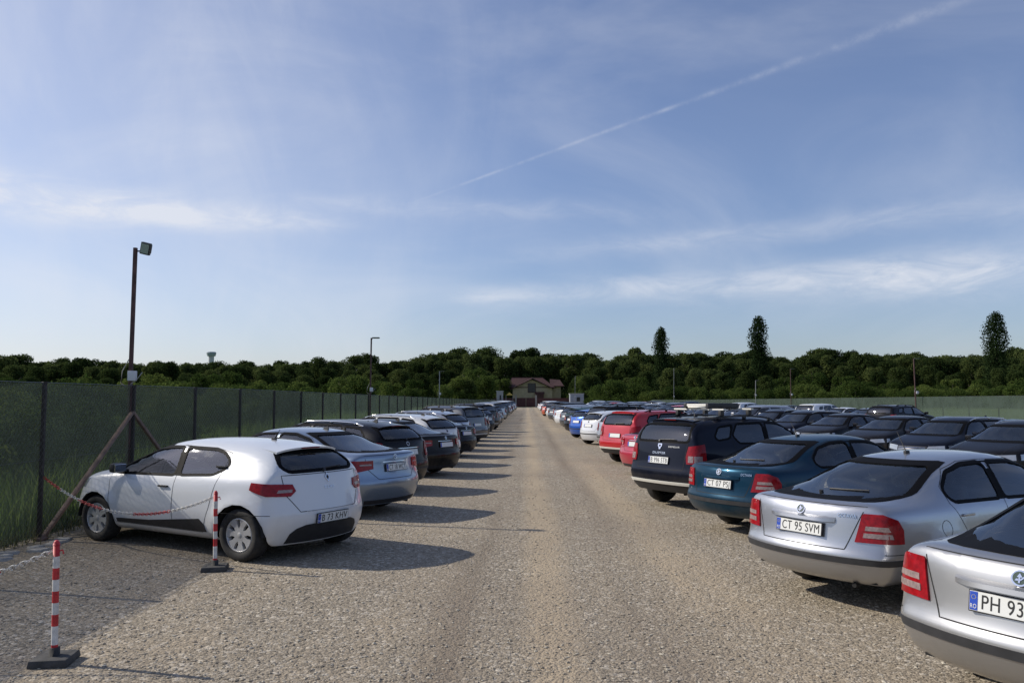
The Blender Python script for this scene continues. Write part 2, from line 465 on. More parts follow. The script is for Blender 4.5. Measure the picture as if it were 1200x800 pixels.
def build_type(S):
    """returns the list of Parts of one kind of car (x: 0 at the rear bumper, L at the nose)"""
    L, W, H, Rw = S['L'], S['W'], S['H'], S['R']
    bm = car_cage(S); B = Body(bm); parts = []
    side = {'L': 1, 'R': -1}
    # --- openings
    def cut(poly, axes, filt):
        bmesh.ops.delete(bm, geom=select_convex(bm, poly, axes, filt), context='FACES')
    wins = {k: rounded(p, .05, 2) for k, p in S['win'].items()}
    for sg in (1, -1):
        for k, p in wins.items(): cut(p, (0, 2), lambda c, n, sg=sg: c.y*sg > .35)
        for ax in S['ax']:
            cp = [(ax + (Rw+.055)*math.cos(t*2*math.pi/18), Rw-.0 + (Rw+.055)*math.sin(t*2*math.pi/18)) for t in range(18)]
            cut(cp, (0, 2), lambda c, n, sg=sg: c.y*sg > .42*W/.86)
    rw = rounded(S['rearwin'], .05, 2); fw = rounded(S['windshield'], .05, 2)
    cut(rw, (1, 2), lambda c, n: c.x < S['rwx']); cut(fw, (1, 2), lambda c, n: c.x > S['fwx'])
    # --- doors and lids as meshes of their own
    def take(name, poly, axes, filt, lod=3):
        fs = select_convex(bm, poly, axes, filt)
        if not fs: return
        b2 = bmesh.new(); mp = {}
        for f in fs:
            q = []
            for v in f.verts:
                if v not in mp: mp[v] = b2.verts.new(v.co)
                q.append(mp[v])
            nf = b2.faces.new(q); nf.smooth = True
        bmesh.ops.delete(bm, geom=fs, context='FACES')
        me = bpy.data.meshes.new(name); b2.to_mesh(me); b2.free(); me.materials.append(None); me.materials.append(SEAM)
        return me
    subs = {}
    for dn, poly in S['doors'].items():
        for v, sg in side.items():
            me = take('door', poly, (0, 2), lambda c, n, sg=sg: c.y*sg > .3)
            if me: subs[(dn, v)] = me
    lid = take('tailgate' if S['gate'] else 'boot_lid', S['lid'], (1, 2), lambda c, n: c.x < .34 and n.x < .3)
    bon = take('bonnet', S['bonnet'], (0, 1), lambda c, n: c.z > .55 and n.z > .35)
    for v, sg in side.items():
        for poly in S['doors'].values():
            B.seam(bm, list(poly)+[poly[0]], v)
        if S.get('flap'):
            pass
    B.seam(bm, S['lid']+[S['lid'][0]], 'rear', .009)
    bp = S['bonnet']; B.seam(bm, bp+[bp[0]], 'top', .009)
    # bumper joint lines
    B.seam(bm, [(-85, S['ledge']+.035), (-45, S['ledge']+.035)], ('rad', 1.0, 0, 1)); B.seam(bm, [(45, S['ledge']+.035), (85, S['ledge']+.035)], ('rad', 1.0, 0, 1))
    for v in side:   # fuel flap
        if v == S.get('flapside', 'R'):
            fx, fz = S['ax'][0]-.05, S['ledge']+.22
            B.seam(bm, [(fx+.075*math.cos(t*math.pi/8), fz+.075*math.sin(t*math.pi/8)) for t in range(17)], v, .005)
    body = bpy.data.meshes.new('body')
    for f in bm.faces: f.smooth = True
    bm.to_mesh(body); bm.free(); body.materials.append(None); body.materials.append(SEAM)
    parts.append(Part('body', body, 1, painted=True))
    handle_pos = S['handles']
    for (dn, v), me in subs.items():
        sub = []
        hx, hz = handle_pos[dn]
        b2 = bmesh.new(); h, n = B.hit(v, hx, hz)
        bx(b2, h.x, h.y+side[v]*.018, h.z, .17, .018, .026, bev=.007); bx(b2, h.x-.07, h.y+side[v]*.006, h.z, .02, .03, .02); bx(b2, h.x+.07, h.y+side[v]*.006, h.z, .02, .03, .02)
        sub.append(Part('door_handle', finish(b2, 'door_handle', [BLACKP if S.get('black_handles') else None], True, .6), 2, painted=not S.get('black_handles')))
        parts.append(Part('door', me, 1, sub, painted=True))
    if lid: parts.append(Part('tailgate' if S['gate'] else 'boot_lid', lid, 1, painted=True))
    if bon: parts.append(Part('bonnet', bon, 1, painted=True))
    # --- glass
    for k, p in wins.items():
        for v in side:
            g = B.patch('side_window', rounded(inset(S['win'][k], -.012), .055, 2), v, off=-.004, thick=0, mats=[GLASS_D if (S.get('privacy') and k != 'front') else GLASS], step=.12)
            fr = B.patch('window_frame', rounded(inset(S['win'][k], -.018), .06, 2), v, off=.004, thick=.012, mats=[FRIT], step=.15, hole=rounded(inset(S['win'][k], .014), .04, 2))
            parts.append(Part('side_window', g, 1, [Part('window_frame', fr, 2)]))
    for v in side:     # B pillar
        pp = S['bpillar']
        parts.append(Part('pillar_trim', B.patch('pillar_trim', pp, v, off=.003, thick=.008, mats=[FRIT], step=.12), 2))
    g = B.patch('rear_window', rounded(inset(S['rearwin'], -.012), .055, 2), 'rear', off=-.004, thick=0, mats=[GLASS_D if S.get('privacy') else GLASS], step=.10)
    fr = B.patch('window_frame', rounded(inset(S['rearwin'], -.02), .06, 2), 'rear', off=.004, thick=.012, mats=[FRIT], step=.12, hole=rounded(inset(S['rearwin'], .022), .04, 2))
    parts.append(Part('rear_window', g, 1, [Part('window_frame', fr, 1)]))
    g = B.patch('windscreen', rounded(inset(S['windshield'], -.012), .055, 2), 'front', off=-.004, thick=0, mats=[GLASS], step=.10)
    fr = B.patch('window_frame', rounded(inset(S['windshield'], -.02), .06, 2), 'front', off=.004, thick=.012, mats=[FRIT], step=.12, hole=rounded(inset(S['windshield'], .022), .04, 2))
    parts.append(Part('windscreen', g, 1, [Part('window_frame', fr, 1)]))
    # --- lights
    for sg in (1, -1):
        ax, ay, poly, clears = S['tail']
        v = ('rad', ax, ay*sg, 1); P = poly if sg > 0 else mirror_poly(poly)
        me = B.patch('taillight', rounded(P, S.get('tround', 1.2), 2) if False else P, v, off=.014, thick=.02, mats=[S.get('tailmat', REDL)], step=.05, ustep=9)
        sub = []
        for c in clears:
            C = c if sg > 0 else mirror_poly(c)
            sub.append(Part('reversing_lens', B.patch('reversing_lens', C, v, off=.018, thick=.004, mats=[CLEARL], step=.08, ustep=9), 2))
        parts.append(Part('taillight', me, 1, sub))
        ax, ay, poly = S['head']
        v = ('rad', ax, ay*sg, -1); P = poly if sg > 0 else mirror_poly(poly)
        parts.append(Part('headlight', B.patch('headlight', P, v, off=.006, thick=.015, mats=[HEADL], step=.06, ustep=9), 1))
    # --- trim strips, grille
    for nm, poly, view, mat, off, th, lod in S['trim']:
        me = B.patch(nm, poly, view, off=off, thick=th, mats=[mat], step=.10, ustep=3 if view[0] == 'rad' else None)
        parts.append(Part(nm, me, lod, painted=(mat is None)))
    b2 = bmesh.new()
    B.patch('grille', rounded(S['grille'], .03, 2), 'front', off=.003, thick=.006, step=.08, mi=0, into=b2)
    gz = [p[1] for p in S['grille']]; gy = max(p[0] for p in S['grille'])
    for k in range(1, 4):
        z = min(gz) + (max(gz)-min(gz))*k/4
        B.patch('g', [(-gy*.9, z-.006), (gy*.9, z-.006), (gy*.9, z+.006), (-gy*.9, z+.006)], 'front', off=.008, thick=.008, step=.08, mi=1, into=b2)
    me = bpy.data.meshes.new('grille'); b2.to_mesh(me); b2.free(); me.materials.append(BLACKP); me.materials.append(CHROME)
    parts.append(Part('grille', me, 2))
    # --- underbody, arches
    b2 = bmesh.new()
    zf = S['z0']+.06
    bx(b2, L/2, 0, zf, L-.5, W*1.55, .08)
    bx(b2, .50, 0, zf+.02, .5, W*1.1, .12); bx(b2, L-.62, 0, zf+.02, .5, W*1.0, .12)
    bx(b2, S['ax'][1]+.12, 0, .55, .55, W*1.1, .5)     # engine bay block
    for ax in S['ax']:
        for sg in (1, -1):
            n = 12; rr = Rw+.05
            for k in range(n):
                t0 = math.pi*k/n; t1 = math.pi*(k+1)/n
                q = [(ax+rr*math.cos(t), sg*yy, Rw+rr*math.sin(t)) for t, yy in ((t0, W*.985), (t1, W*.985), (t1, W*.62), (t0, W*.62))]
                b2.faces.new([b2.verts.new(p) for p in q])
            # wall behind the wheel
            q = [b2.verts.new((ax+rr*math.cos(math.pi*k/n), sg*W*.62, Rw+rr*math.sin(math.pi*k/n))) for k in range(n+1)]
            q += [b2.verts.new((ax-rr, sg*W*.62, S['z0'])), b2.verts.new((ax+rr, sg*W*.62, S['z0']))]
            b2.faces.new(q)
    tube(b2, [(.20, -W*.55, S['z0']-.01), (.6, -W*.55, S['z0']+.02)], .026, 8)
    parts.append(Part('underbody', finish(b2, 'underbody', [UNDER]), 1))
    # --- cabin
    b2 = bmesh.new(); cx0, cx1 = S['cabin']; bz = S['beltz']
    bx(b2, (cx0+cx1)/2, 0, zf+.12, cx1-cx0, W*1.6, .10)
    if not S['gate']: bx(b2, cx0-.10, 0, bz-.06, .5, W*1.45, .03)       # parcel shelf
    else: bx(b2, cx0-.25, 0, bz-.10, .55, W*1.45, .03)
    bx(b2, cx1+.02, 0, bz-.16, .42, W*1.5, .22, bev=.05)
    tube(b2, [(cx1-.36+.17*0, .36+.18*math.cos(t*math.pi/8), bz-.06+.18*math.sin(t*math.pi/8)) for t in range(17)], .016, 6, cap=False)
    tube(b2, [(cx1-.34, .36, bz-.08), (cx1-.1, .36, bz-.14)], .03, 6)
    parts.append(Part('dashboard', finish(b2, 'dashboard', [INTER2], True, .5), 2))
    def seat(w):
        b = bmesh.new()
        bx(b, 0, 0, .12, .50, w, .16, bev=.05)
        M = Matrix.Translation((-.22, 0, .16)) @ Matrix.Rotation(R(-16), 4, 'Y')
        bx(b, 0, 0, .28, .13, w, .58, bev=.05, M=M, taper=.9)
        for yy in ([0] if w < .8 else [-.38, 0, .38]):
            bx(b, 0, yy, (.67 if w < .8 else .62), .09, .25, (.16 if w < .8 else .12), bev=.035, M=M)
            bx(b, 0, yy-.05, .60, .015, .012, .12, M=M); bx(b, 0, yy+.05, .60, .015, .012, .12, M=M)
        return finish(b, 'seat', [INTER], True, .7)
    hs = (H-1.43)*.7; fs = seat(.50); rs = seat(W*1.35)
    for yy in (.36, -.36): parts.append(Part('front_seat', fs, 2, loc=(cx1-1.0, yy, .32+hs+S['z0']-.2)))
    parts.append(Part('rear_seat', rs, 2, loc=(cx1-1.62, 0, .24+hs+S['z0']-.2)))
    # --- wheels
    tyre, rim = wheel_meshes(Rw, .20, S.get('spokes', 7), cover=S.get('cover', False))
    for ax in S['ax']:
        for sg in (1, -1):
            rot = (0, R(random.uniform(0, 60)), 0 if sg > 0 else math.pi)
            parts.append(Part('wheel', tyre, 1, [Part('rim', rim, 1)], loc=(ax, sg*(W-.115), Rw), rot=rot))
    # --- mirrors
    for sg in (1, -1):
        mx, mz = S['mirror']; b = bmesh.new()
        h, n = B.hit('L' if sg > 0 else 'R', mx, mz)
        bx(b, mx-.02, h.y+sg*.13, mz+.05, .10, .20, .13, bev=.04)
        hous = finish(b, 'mirror', [None], True, .9)
        b = bmesh.new(); bx(b, mx-.072, h.y+sg*.13, mz+.05, .012, .165, .10, mi=0, bev=.004)
        mg = finish(b, 'mirror_glass', [CHROME])
        b = bmesh.new(); bx(b, mx, h.y+sg*.02, mz+.005, .06, .10, .04, bev=.012); arm = finish(b, 'mirror_arm', [BLACKP], True, .9)
        parts.append(Part('mirror', hous, 1, [Part('mirror_glass', mg, 3), Part('mirror_arm', arm, 3)], painted=not S.get('black_mirrors')))
    # --- rear fittings
    for p in S.get('extra', lambda B: [])(B): parts.append(p)
    return parts, B

def plate_parts(B, z, y=0.0, text=None, front=False, L=None):
    w, hgt = .52, .112
    v = 'front' if front else 'rear'
    xs = [B.hit(v, y+dy, z+dz)[0].x for dy in (-w/2, 0, w/2) for dz in (-hgt/2, hgt/2)]
    h1, _ = B.hit(v, y, z+hgt/2); h0, _ = B.hit(v, y, z-hgt/2)
    x = (max(xs)+.012) if front else (min(xs)-.010)
    tilt = math.atan2(h1.x-h0.x, hgt) if not front else 0.0
    if not front: x = (h1.x+h0.x)/2 - .012 - max(0, ((h1.x+h0.x)/2 - min(xs)) - abs(h1.x-h0.x)/2)
    M = rearM(x, y, z, tilt) if not front else Matrix.Translation((x, y, z)) @ Matrix(((0, 0, 1, 0), (1, 0, 0, 0), (0, 1, 0, 0), (0, 0, 0, 1)))
    b = bmesh.new(); bx(b, 0, 0, -.006, w+.016, hgt+.016, .018, mi=1, bev=.004); bx(b, 0, 0, .0045, w, hgt, .003, mi=0)
    me = finish(b, 'licence_plate', [PLATEW, BLACKP]); me.transform(M)
    b = bmesh.new(); bx(b, -w/2+.024, 0, .0068, .044, hgt-.006, .002)
    band = finish(b, 'plate_band', [PLATEB]); band.transform(M)
    sub = [Part('plate_band', band, 2)]
    if text:
        tm = text_mesh(text, .118, INK, M @ Matrix.Translation((.024, -.004, .0068)), 'plate_text', width=.43 if len(text) > 7 else .38)
        sub.append(Part('plate_text', tm, 3))
        sub.append(Part('country_letters', text_mesh('RO', .036, PLATEW, M @ Matrix.Translation((-w/2+.024, -.032, .0085)), 'country_letters', width=.034), 3))
        b = bmesh.new()
        for k in range(10):
            t = 2*math.pi*k/10; bx(b, .012*math.cos(t), .012*math.sin(t), 0, .003, .003, .001)
        st = finish(b, 'star_ring', [simple_yellow]); st.transform(M @ Matrix.Translation((-w/2+.024, .022, .0085)))
        sub.append(Part('star_ring', st, 3))
    return Part('licence_plate', me, 1, sub)
simple_yellow = simple('star_yellow', (.75, .6, .05), .5)
# ------------------------------------------------------------------ the kinds of car
def flat_at(B, y, z, build, off=.004, view='rear'):
    """a small flat fitting laid on the rear panel"""
    h, n = B.hit(view, y, z)
    me = build()
    tilt = math.asin(max(-1, min(1, n.z))); yaw = math.atan2(-n.y, -n.x)
    me.transform(rearM(h.x + n.x*off, h.y + n.y*off, h.z + n.z*off, tilt, yaw))
    return me

def round_badge(r, inner=STEELB, bird=True):
    def f():
        b = bmesh.new()
        def disc(rad, z, mi, n=24):
            vs = [b.verts.new((rad*math.cos(2*math.pi*k/n), rad*math.sin(2*math.pi*k/n), z)) for k in range(n)]
            lo = [b.verts.new((rad*1.03*math.cos(2*math.pi*k/n), rad*1.03*math.sin(2*math.pi*k/n), z-.006)) for k in range(n)]
            b.faces.new(vs).material_index = mi
            for k in range(n): b.faces.new([lo[k], lo[(k+1) % n], vs[(k+1) % n], vs[k]]).material_index = mi
        disc(r, .003, 0); disc(r*.80, .0045, 1)
        if bird == True:   # winged arrow
            for pts in ([(-.1, -.6), (.1, -.6), (.1, .1), (.35, .1), (0, .6), (-.3, .1), (-.1, .1)], [(.12, -.1), (.62, .35), (.5, .0), (.12, -.35)], [(-.12, -.35), (-.5, -.35), (-.35, -.1), (-.12, -.1)]):
                b.faces.new([b.verts.new((x*r, y*r, .0075)) for x, y in pts]).material_index = 0
        elif bird == 'quarter':
            for s0 in (0, 2):
                vs = [b.verts.new((0, 0, .0075))] + [b.verts.new((r*.6*math.cos(math.pi/2*(s0+k/6)), r*.6*math.sin(math.pi/2*(s0+k/6)), .0075)) for k in range(7)]
                b.faces.new(vs).material_index = 2
            for s0 in (1, 3):
                vs = [b.verts.new((0, 0, .0075))] + [b.verts.new((r*.6*math.cos(math.pi/2*(s0+k/6)), r*.6*math.sin(math.pi/2*(s0+k/6)), .0075)) for k in range(7)]
                b.faces.new(vs).material_index = 3
        return finish(b, 'badge', [CHROME, inner, EMB_BLUE, PLATEW])
    return f

def poly_badge(rings, r, th=.008):
    def f():
        b = bmesh.new()
        for outer, z, mi in rings:
            vs = [b.verts.new((x*r, y*r, z)) for x, y in outer]; lo = [b.verts.new((x*r*1.02, y*r*1.02, z-th)) for x, y in outer]
            b.faces.new(vs).material_index = mi
            n = len(vs)
            for k in range(n): b.faces.new([lo[k], lo[(k+1) % n], vs[(k+1) % n], vs[k]]).material_index = mi
        bmesh.ops.recalc_face_normals(b, faces=b.faces)
        return finish(b, 'badge', [CHROME, SEAM])
    return f
DIAMOND = poly_badge([([(0, 1), (-.62, 0), (0, -1), (.62, 0)], .006, 0), ([(0, .62), (-.36, 0), (0, -.62), (.36, 0)], .007, 1)], .062)
SHIELD = poly_badge([([(-1, 1), (-1, .1), (-.55, -.35), (-.35, -1), (.35, -1), (.55, -.35), (1, .1), (1, 1)], .006, 0), ([(-.45, .55), (-.45, .15), (-.1, -.2), (.1, -.2), (.45, .15), (.45, .55)], .007, 1)], .052)
RING = round_badge(.045, BLACKP, None)

def lettering(B, txt, size, y, z, mat=CHROME, width=None, name='badge_text'):
    h, n = B.hit('rear', y, z)
    tilt = math.asin(max(-1, min(1, n.z))); yaw = math.atan2(-n.y, -n.x)
    p = h + n*.006
    return Part(name, text_mesh(txt, size, mat, rearM(p.x, p.y, p.z, tilt, yaw), name, width, .002), 3)

def antenna(B, x, h=.20, fin=False):
    p, n = B.hit('top', x, 0); b = bmesh.new()
    if fin:
        vs = []
        for yy in (-.016, .016):
            vs.append([b.verts.new((x-.07, yy, p.z-.005)), b.verts.new((x+.09, yy, p.z-.005)), b.verts.new((x-.035, yy*.3, p.z+.055)), b.verts.new((x-.06, yy*.3, p.z+.055))])
        b.faces.new(vs[0]); b.faces.new(list(reversed(vs[1])))
        for k in range(4): b.faces.new([vs[0][k], vs[0][(k+1) % 4], vs[1][(k+1) % 4], vs[1][k]])
        bmesh.ops.recalc_face_normals(b, faces=b.faces)
    else:
        bx(b, x+.01, 0, p.z+.012, .07, .035, .035, bev=.01); tube(b, [(x, 0, p.z+.02), (x-.22*h/.2*.55, 0, p.z+h)], .006, 6, r2=.003)
    return Part('aerial', finish(b, 'aerial', [BLACKP], True, .7), 2)

def wiper(B, y0, y1, z0, z1):
    b = bmesh.new(); pts = []
    for k in range(7):
        t = k/6; h, n = B.hit('rear', y0+(y1-y0)*t, z0+(z1-z0)*t); pts.append(h + n*.022)
    tube(b, pts, .009, 6); h, n = B.hit('rear', y0, z0-.02); tube(b, [h, h+n*.035], .02, 8)
    return Part('wiper', finish(b, 'wiper', [BLACKP]), 2)

def bar(B, y0, y1, z, hgt, dep, mat, name, lod=2, painted=False):
    pts = []
    b = bmesh.new(); n = 8; prev = None
    for k in range(n+1):
        y = y0+(y1-y0)*k/n; h, nn = B.hit('rear', y, z); d = dep*(1 if 0 < k < n else .25)
        ring = [b.verts.new((h.x+.01, y, z-hgt/2)), b.verts.new((h.x-d, y, z-hgt*.28)), b.verts.new((h.x-d*.9, y, z+hgt*.2)), b.verts.new((h.x+.01, y, z+hgt/2))]
        if prev:
            for i in range(3): b.faces.new([prev[i], ring[i], ring[i+1], prev[i+1]])
        else: b.faces.new(ring)
        prev = ring
    b.faces.new(list(reversed(prev))); bmesh.ops.recalc_face_normals(b, faces=b.faces)
    return Part(name, finish(b, name, [mat], True, .8), lod, painted=painted)

def rails(B, x0, x1, y, mat, h=.05):
    out = []
    for sg in (1, -1):
        b = bmesh.new(); pts = []
        for k in range(9):
            t = k/8; x = x0+(x1-x0)*t; p, n = B.hit('top', x, y*sg)
            pts.append((x, y*sg, p.z + (h if 0 < k < 8 else -.01)))
        tube(b, pts, .016, 8)
        for k in (1, 4, 7):
            p, n = B.hit('top', pts[k][0], y*sg); bx(b, pts[k][0], y*sg, (p.z+pts[k][2])/2, .08, .025, h)
        out.append(Part('roof_rail', finish(b, 'roof_rail', [mat], True, .9), 2))
    return out

def spoiler(B, x0, w, z, ln=.14):
    b = bmesh.new(); n = 10; prev = None
    for k in range(n+1):
        y = -w + 2*w*k/n; p, nn = B.hit('top', x0, y); q, _ = B.hit('top', x0+.16, y)
        e = ln*(1-.35*abs(2*k/n-1)**3)
        ring = [b.verts.new((x0+.16, y, q.z+.002)), b.verts.new((x0+.02, y, p.z+.022)), b.verts.new((x0-e, y, p.z+.004)), b.verts.new((x0-e+.01, y, p.z-.022)), b.verts.new((x0+.06, y, p.z-.02))]
        if prev:
            for i in range(5): b.faces.new([prev[i], ring[i], ring[(i+1) % 5], prev[(i+1) % 5]])
        else: b.faces.new(ring)
        prev = ring
    b.faces.new(list(reversed(prev))); bmesh.ops.recalc_face_normals(b, faces=b.faces)
    sp = finish(b, 'spoiler', [None], True, .8)
    b = bmesh.new(); p, _ = B.hit('top', x0, 0); bx(b, x0-ln+.0, 0, p.z-.010, .012, .30, .014)
    return Part('spoiler', sp, 1, [Part('brake_light', finish(b, 'brake_light', [REDL_D]), 3)], painted=True)

def st(*a, **k):
    d = dict(zip(('x', 'zt', 'zb', 'w', 'wr', 'xu'), a)); d.update(k)
    if d.get('wr') is None: d.pop('wr', None)
    if d.get('xu') is None: d['xu'] = d['x']
    return d

def strip_rad(a0, a1, z0, z1):
    n = 12
    return [(a0+(a1-a0)*k/n, z0) for k in range(n+1)] + [(a1-(a1-a0)*k/n, z1) for k in range(n+1)]

LIFT = dict(L=4.51, W=.865, H=1.43, R=.315, ax=(1.10, 3.62), z0=.27, ledge=.545, Br=.21, Bf=.30,
    rear=[(.27, .20), (.32, .09), (.42, .02), (.545, 0), (.60, .05), (.80, .07), (.95, .085), (1.03, .12)],
    front=[(.2, 4.38), (.35, 4.50), (.55, 4.51), (.62, 4.47), (.75, 4.40), (.9, 4.32)],
    st=[st(0, 1.005, .955, .82), st(.34, 1.03, .965, .86, None, .30), st(.72, 1.03, .97, .87, None, .58), st(1.12, 1.20, .965, .87, .60, .98), st(1.55, 1.385, .965, .87, .575, 1.44),
        st(2.02, 1.43, .96, .87, .58), st(2.5, 1.435, .955, .87, .58), st(2.92, 1.385, .95, .87, .575, 2.88), st(3.28, 1.18, .945, .87, .64, 3.28),
        st(3.60, .985, .93, .87, None, 3.68), st(3.95, .91, .88, .86), st(4.22, .83, .80, .83), st(4.4, .75, .71, .74)],
    win=dict(front=[(2.17, .985), (3.28, .965), (3.34, .975), (2.88, 1.275), (2.66, 1.325), (2.22, 1.335)],
             rear=[(2.08, .985), (2.13, 1.335), (1.80, 1.325), (1.47, 1.255), (1.27, 1.12), (1.25, 1.04), (1.31, .99)]),
    bpillar=[(2.075, .975), (2.165, .975), (2.235, 1.345), (2.125, 1.345)],
    doors=dict(front=[(2.13, .28), (3.26, .28), (3.33, .55), (3.36, .93), (3.33, .99), (2.88, 1.30), (2.66, 1.35), (2.19, 1.36), (2.13, .95)],
               rear=[(2.13, .28), (2.13, .95), (2.19, 1.36), (1.80, 1.352), (1.46, 1.285), (1.245, 1.13), (1.22, .98), (1.50, .50), (1.62, .28)]),
    handles=dict(front=(2.27, .86), rear=(1.42, .87)),
    rearwin=[(-.60, 1.045), (.60, 1.045), (.63, 1.07), (.49, 1.335), (-.49, 1.335), (-.63, 1.07)], rwx=1.7,
    windshield=[(-.66, .995), (.66, .995), (.68, 1.02), (.51, 1.335), (-.51, 1.335), (-.68, 1.02)], fwx=2.8,
    lid=[(-.47, .60), (.47, .60), (.62, .995), (-.62, .995)], gate=False,
    bonnet=[(3.72, -.66), (4.34, -.52), (4.34, .52), (3.72, .66)],
    tail=(.62, .40, [(17, .675), (64, .675), (64, .80), (58, .885), (44, .935), (26, .935), (24, .92)], [[(27, .785), (50, .785), (48, .825), (28, .825)], [(25, .72), (52, .72), (51, .762), (26, .762)]]),
    head=(3.75, .25, [(8, .60), (62, .62), (58, .74), (12, .72)]),
    trim=[('bumper_strip', strip_rad(-83, 83, .475, .53), ('rad', 1.15, 0, 1), TRIM, .009, .012, 1),
          ('bumper_strip', strip_rad(-80, 80, .475, .53), ('rad', 3.3, 0, -1), TRIM, .009, .012, 2),
          ('side_moulding', [(1.62, .50), (3.22, .50), (3.22, .55), (1.60, .55)], 'L', TRIM, .010, .014, 2),
          ('side_moulding', [(1.62, .50), (3.22, .50), (3.22, .55), (1.60, .55)], 'R', TRIM, .010, .014, 2)],
    grille=[(-.40, .60), (.40, .60), (.44, .73), (-.44, .73)], cabin=(1.0, 3.2), beltz=.97, mirror=(3.12, .98), spokes=6, cover=True)

HATCH = dict(L=4.06, W=.868, H=1.45, R=.318, ax=(.64, 3.23), z0=.20, ledge=.54, Br=.20, Bf=.36, flare=.028,
    rear=[(.2, .14), (.30, .06), (.45, .01), (.58, 0), (.66, .035), (.80, .06), (.95, .09), (1.06, .13)],
    front=[(.2, 3.95), (.35, 4.04), (.55, 4.06), (.65, 4.02), (.78, 3.90), (.9, 3.80)],
    st=[st(0, 1.04, .99, .79), st(.34, 1.18, 1.0, .83, .645, .25), st(.58, 1.375, 1.0, .855, .575, .44), st(.95, 1.435, .985, .87, .58, .88), st(1.4, 1.455, .97, .87, .585),
        st(1.85, 1.455, .95, .865, .59), st(2.25, 1.41, .94, .865, .585), st(2.62, 1.25, .935, .865, .63, 2.64), st(2.98, 1.065, .93, .865, .70, 3.02),
        st(3.28, .985, .92, .86, None, 3.32), st(3.55, .92, .87, .84), st(3.80, .83, .79, .78)],
    win=dict(front=[(1.80, .985), (2.86, .965), (2.98, .98), (2.55, 1.225), (2.34, 1.30), (2.1, 1.328), (1.86, 1.335)],
             rear=[(1.72, .99), (1.79, 1.335), (1.30, 1.325), (1.12, 1.29), (.99, 1.21), (.95, 1.15), (.98, 1.10), (1.14, 1.02)]),
    bpillar=[(1.70, .98), (1.80, .98), (1.89, 1.358), (1.77, 1.358)],
    doors=dict(front=[(1.76, .30), (2.83, .30), (2.93, .55), (3.0, .93), (2.98, 1.0), (2.56, 1.25), (2.34, 1.32), (2.1, 1.348), (1.83, 1.355), (1.76, .95)],
               rear=[(1.76, .30), (1.76, .95), (1.83, 1.355), (1.30, 1.345), (1.0, 1.29), (1.02, 1.0), (1.12, .60), (1.25, .30)]),
    handles=dict(front=(1.93, .84), rear=(1.05, 1.12)),
    rearwin=[(-.52, 1.075), (.52, 1.075), (.59, 1.14), (.55, 1.22), (.46, 1.315), (-.46, 1.315), (-.55, 1.22), (-.59, 1.14)], rwx=.7,
    windshield=[(-.64, 1.015), (.64, 1.015), (.66, 1.04), (.52, 1.345), (-.52, 1.345), (-.66, 1.04)], fwx=2.2,
    lid=[(-.46, .60), (.46, .60), (.60, .80), (.62, 1.04), (-.62, 1.04), (-.60, .80)], gate=True,
    bonnet=[(3.34, -.64), (3.88, -.42), (3.88, .42), (3.34, .64)],
    tail=(.62, .38, [(12, .85), (20, .79), (50, .80), (74, .87), (72, .955), (45, .945), (16, .93)], [[(18, .835), (38, .835), (36, .87), (17, .87)]]),
    head=(3.1, .2, [(14, .66), (58, .74), (62, .86), (40, .82), (14, .73)]),
    trim=[('lower_bumper', [(-33, .22), (-18, .22), (0, .22), (18, .22), (33, .22), (30, .34), (26, .40), (20, .435), (10, .445), (-10, .445), (-20, .435), (-26, .40), (-30, .34)], ('rad', 1.1, 0, 1), BLACKP, .008, .012, 1),
          ('sill_trim', [(1.18, .31), (2.80, .31), (2.80, .36), (2.2, .38), (1.28, .47), (1.20, .40)], 'L', BLACKP, .008, .012, 2),
          ('sill_trim', [(1.18, .31), (2.80, .31), (2.80, .36), (2.2, .38), (1.28, .47), (1.20, .40)], 'R', BLACKP, .008, .012, 2),
          ('number_recess', strip_rad(-20, 20, .455, .60), ('rad', 1.1, 0, 1), None, .002, .004, 3)],
    grille=[(-.42, .33), (.42, .33), (.36, .48), (-.36, .48)], cabin=(.9, 2.75), beltz=.98, mirror=(2.78, .99), spokes=7, cover=True, black_handles=True, black_mirrors=True, tailmat=REDL)

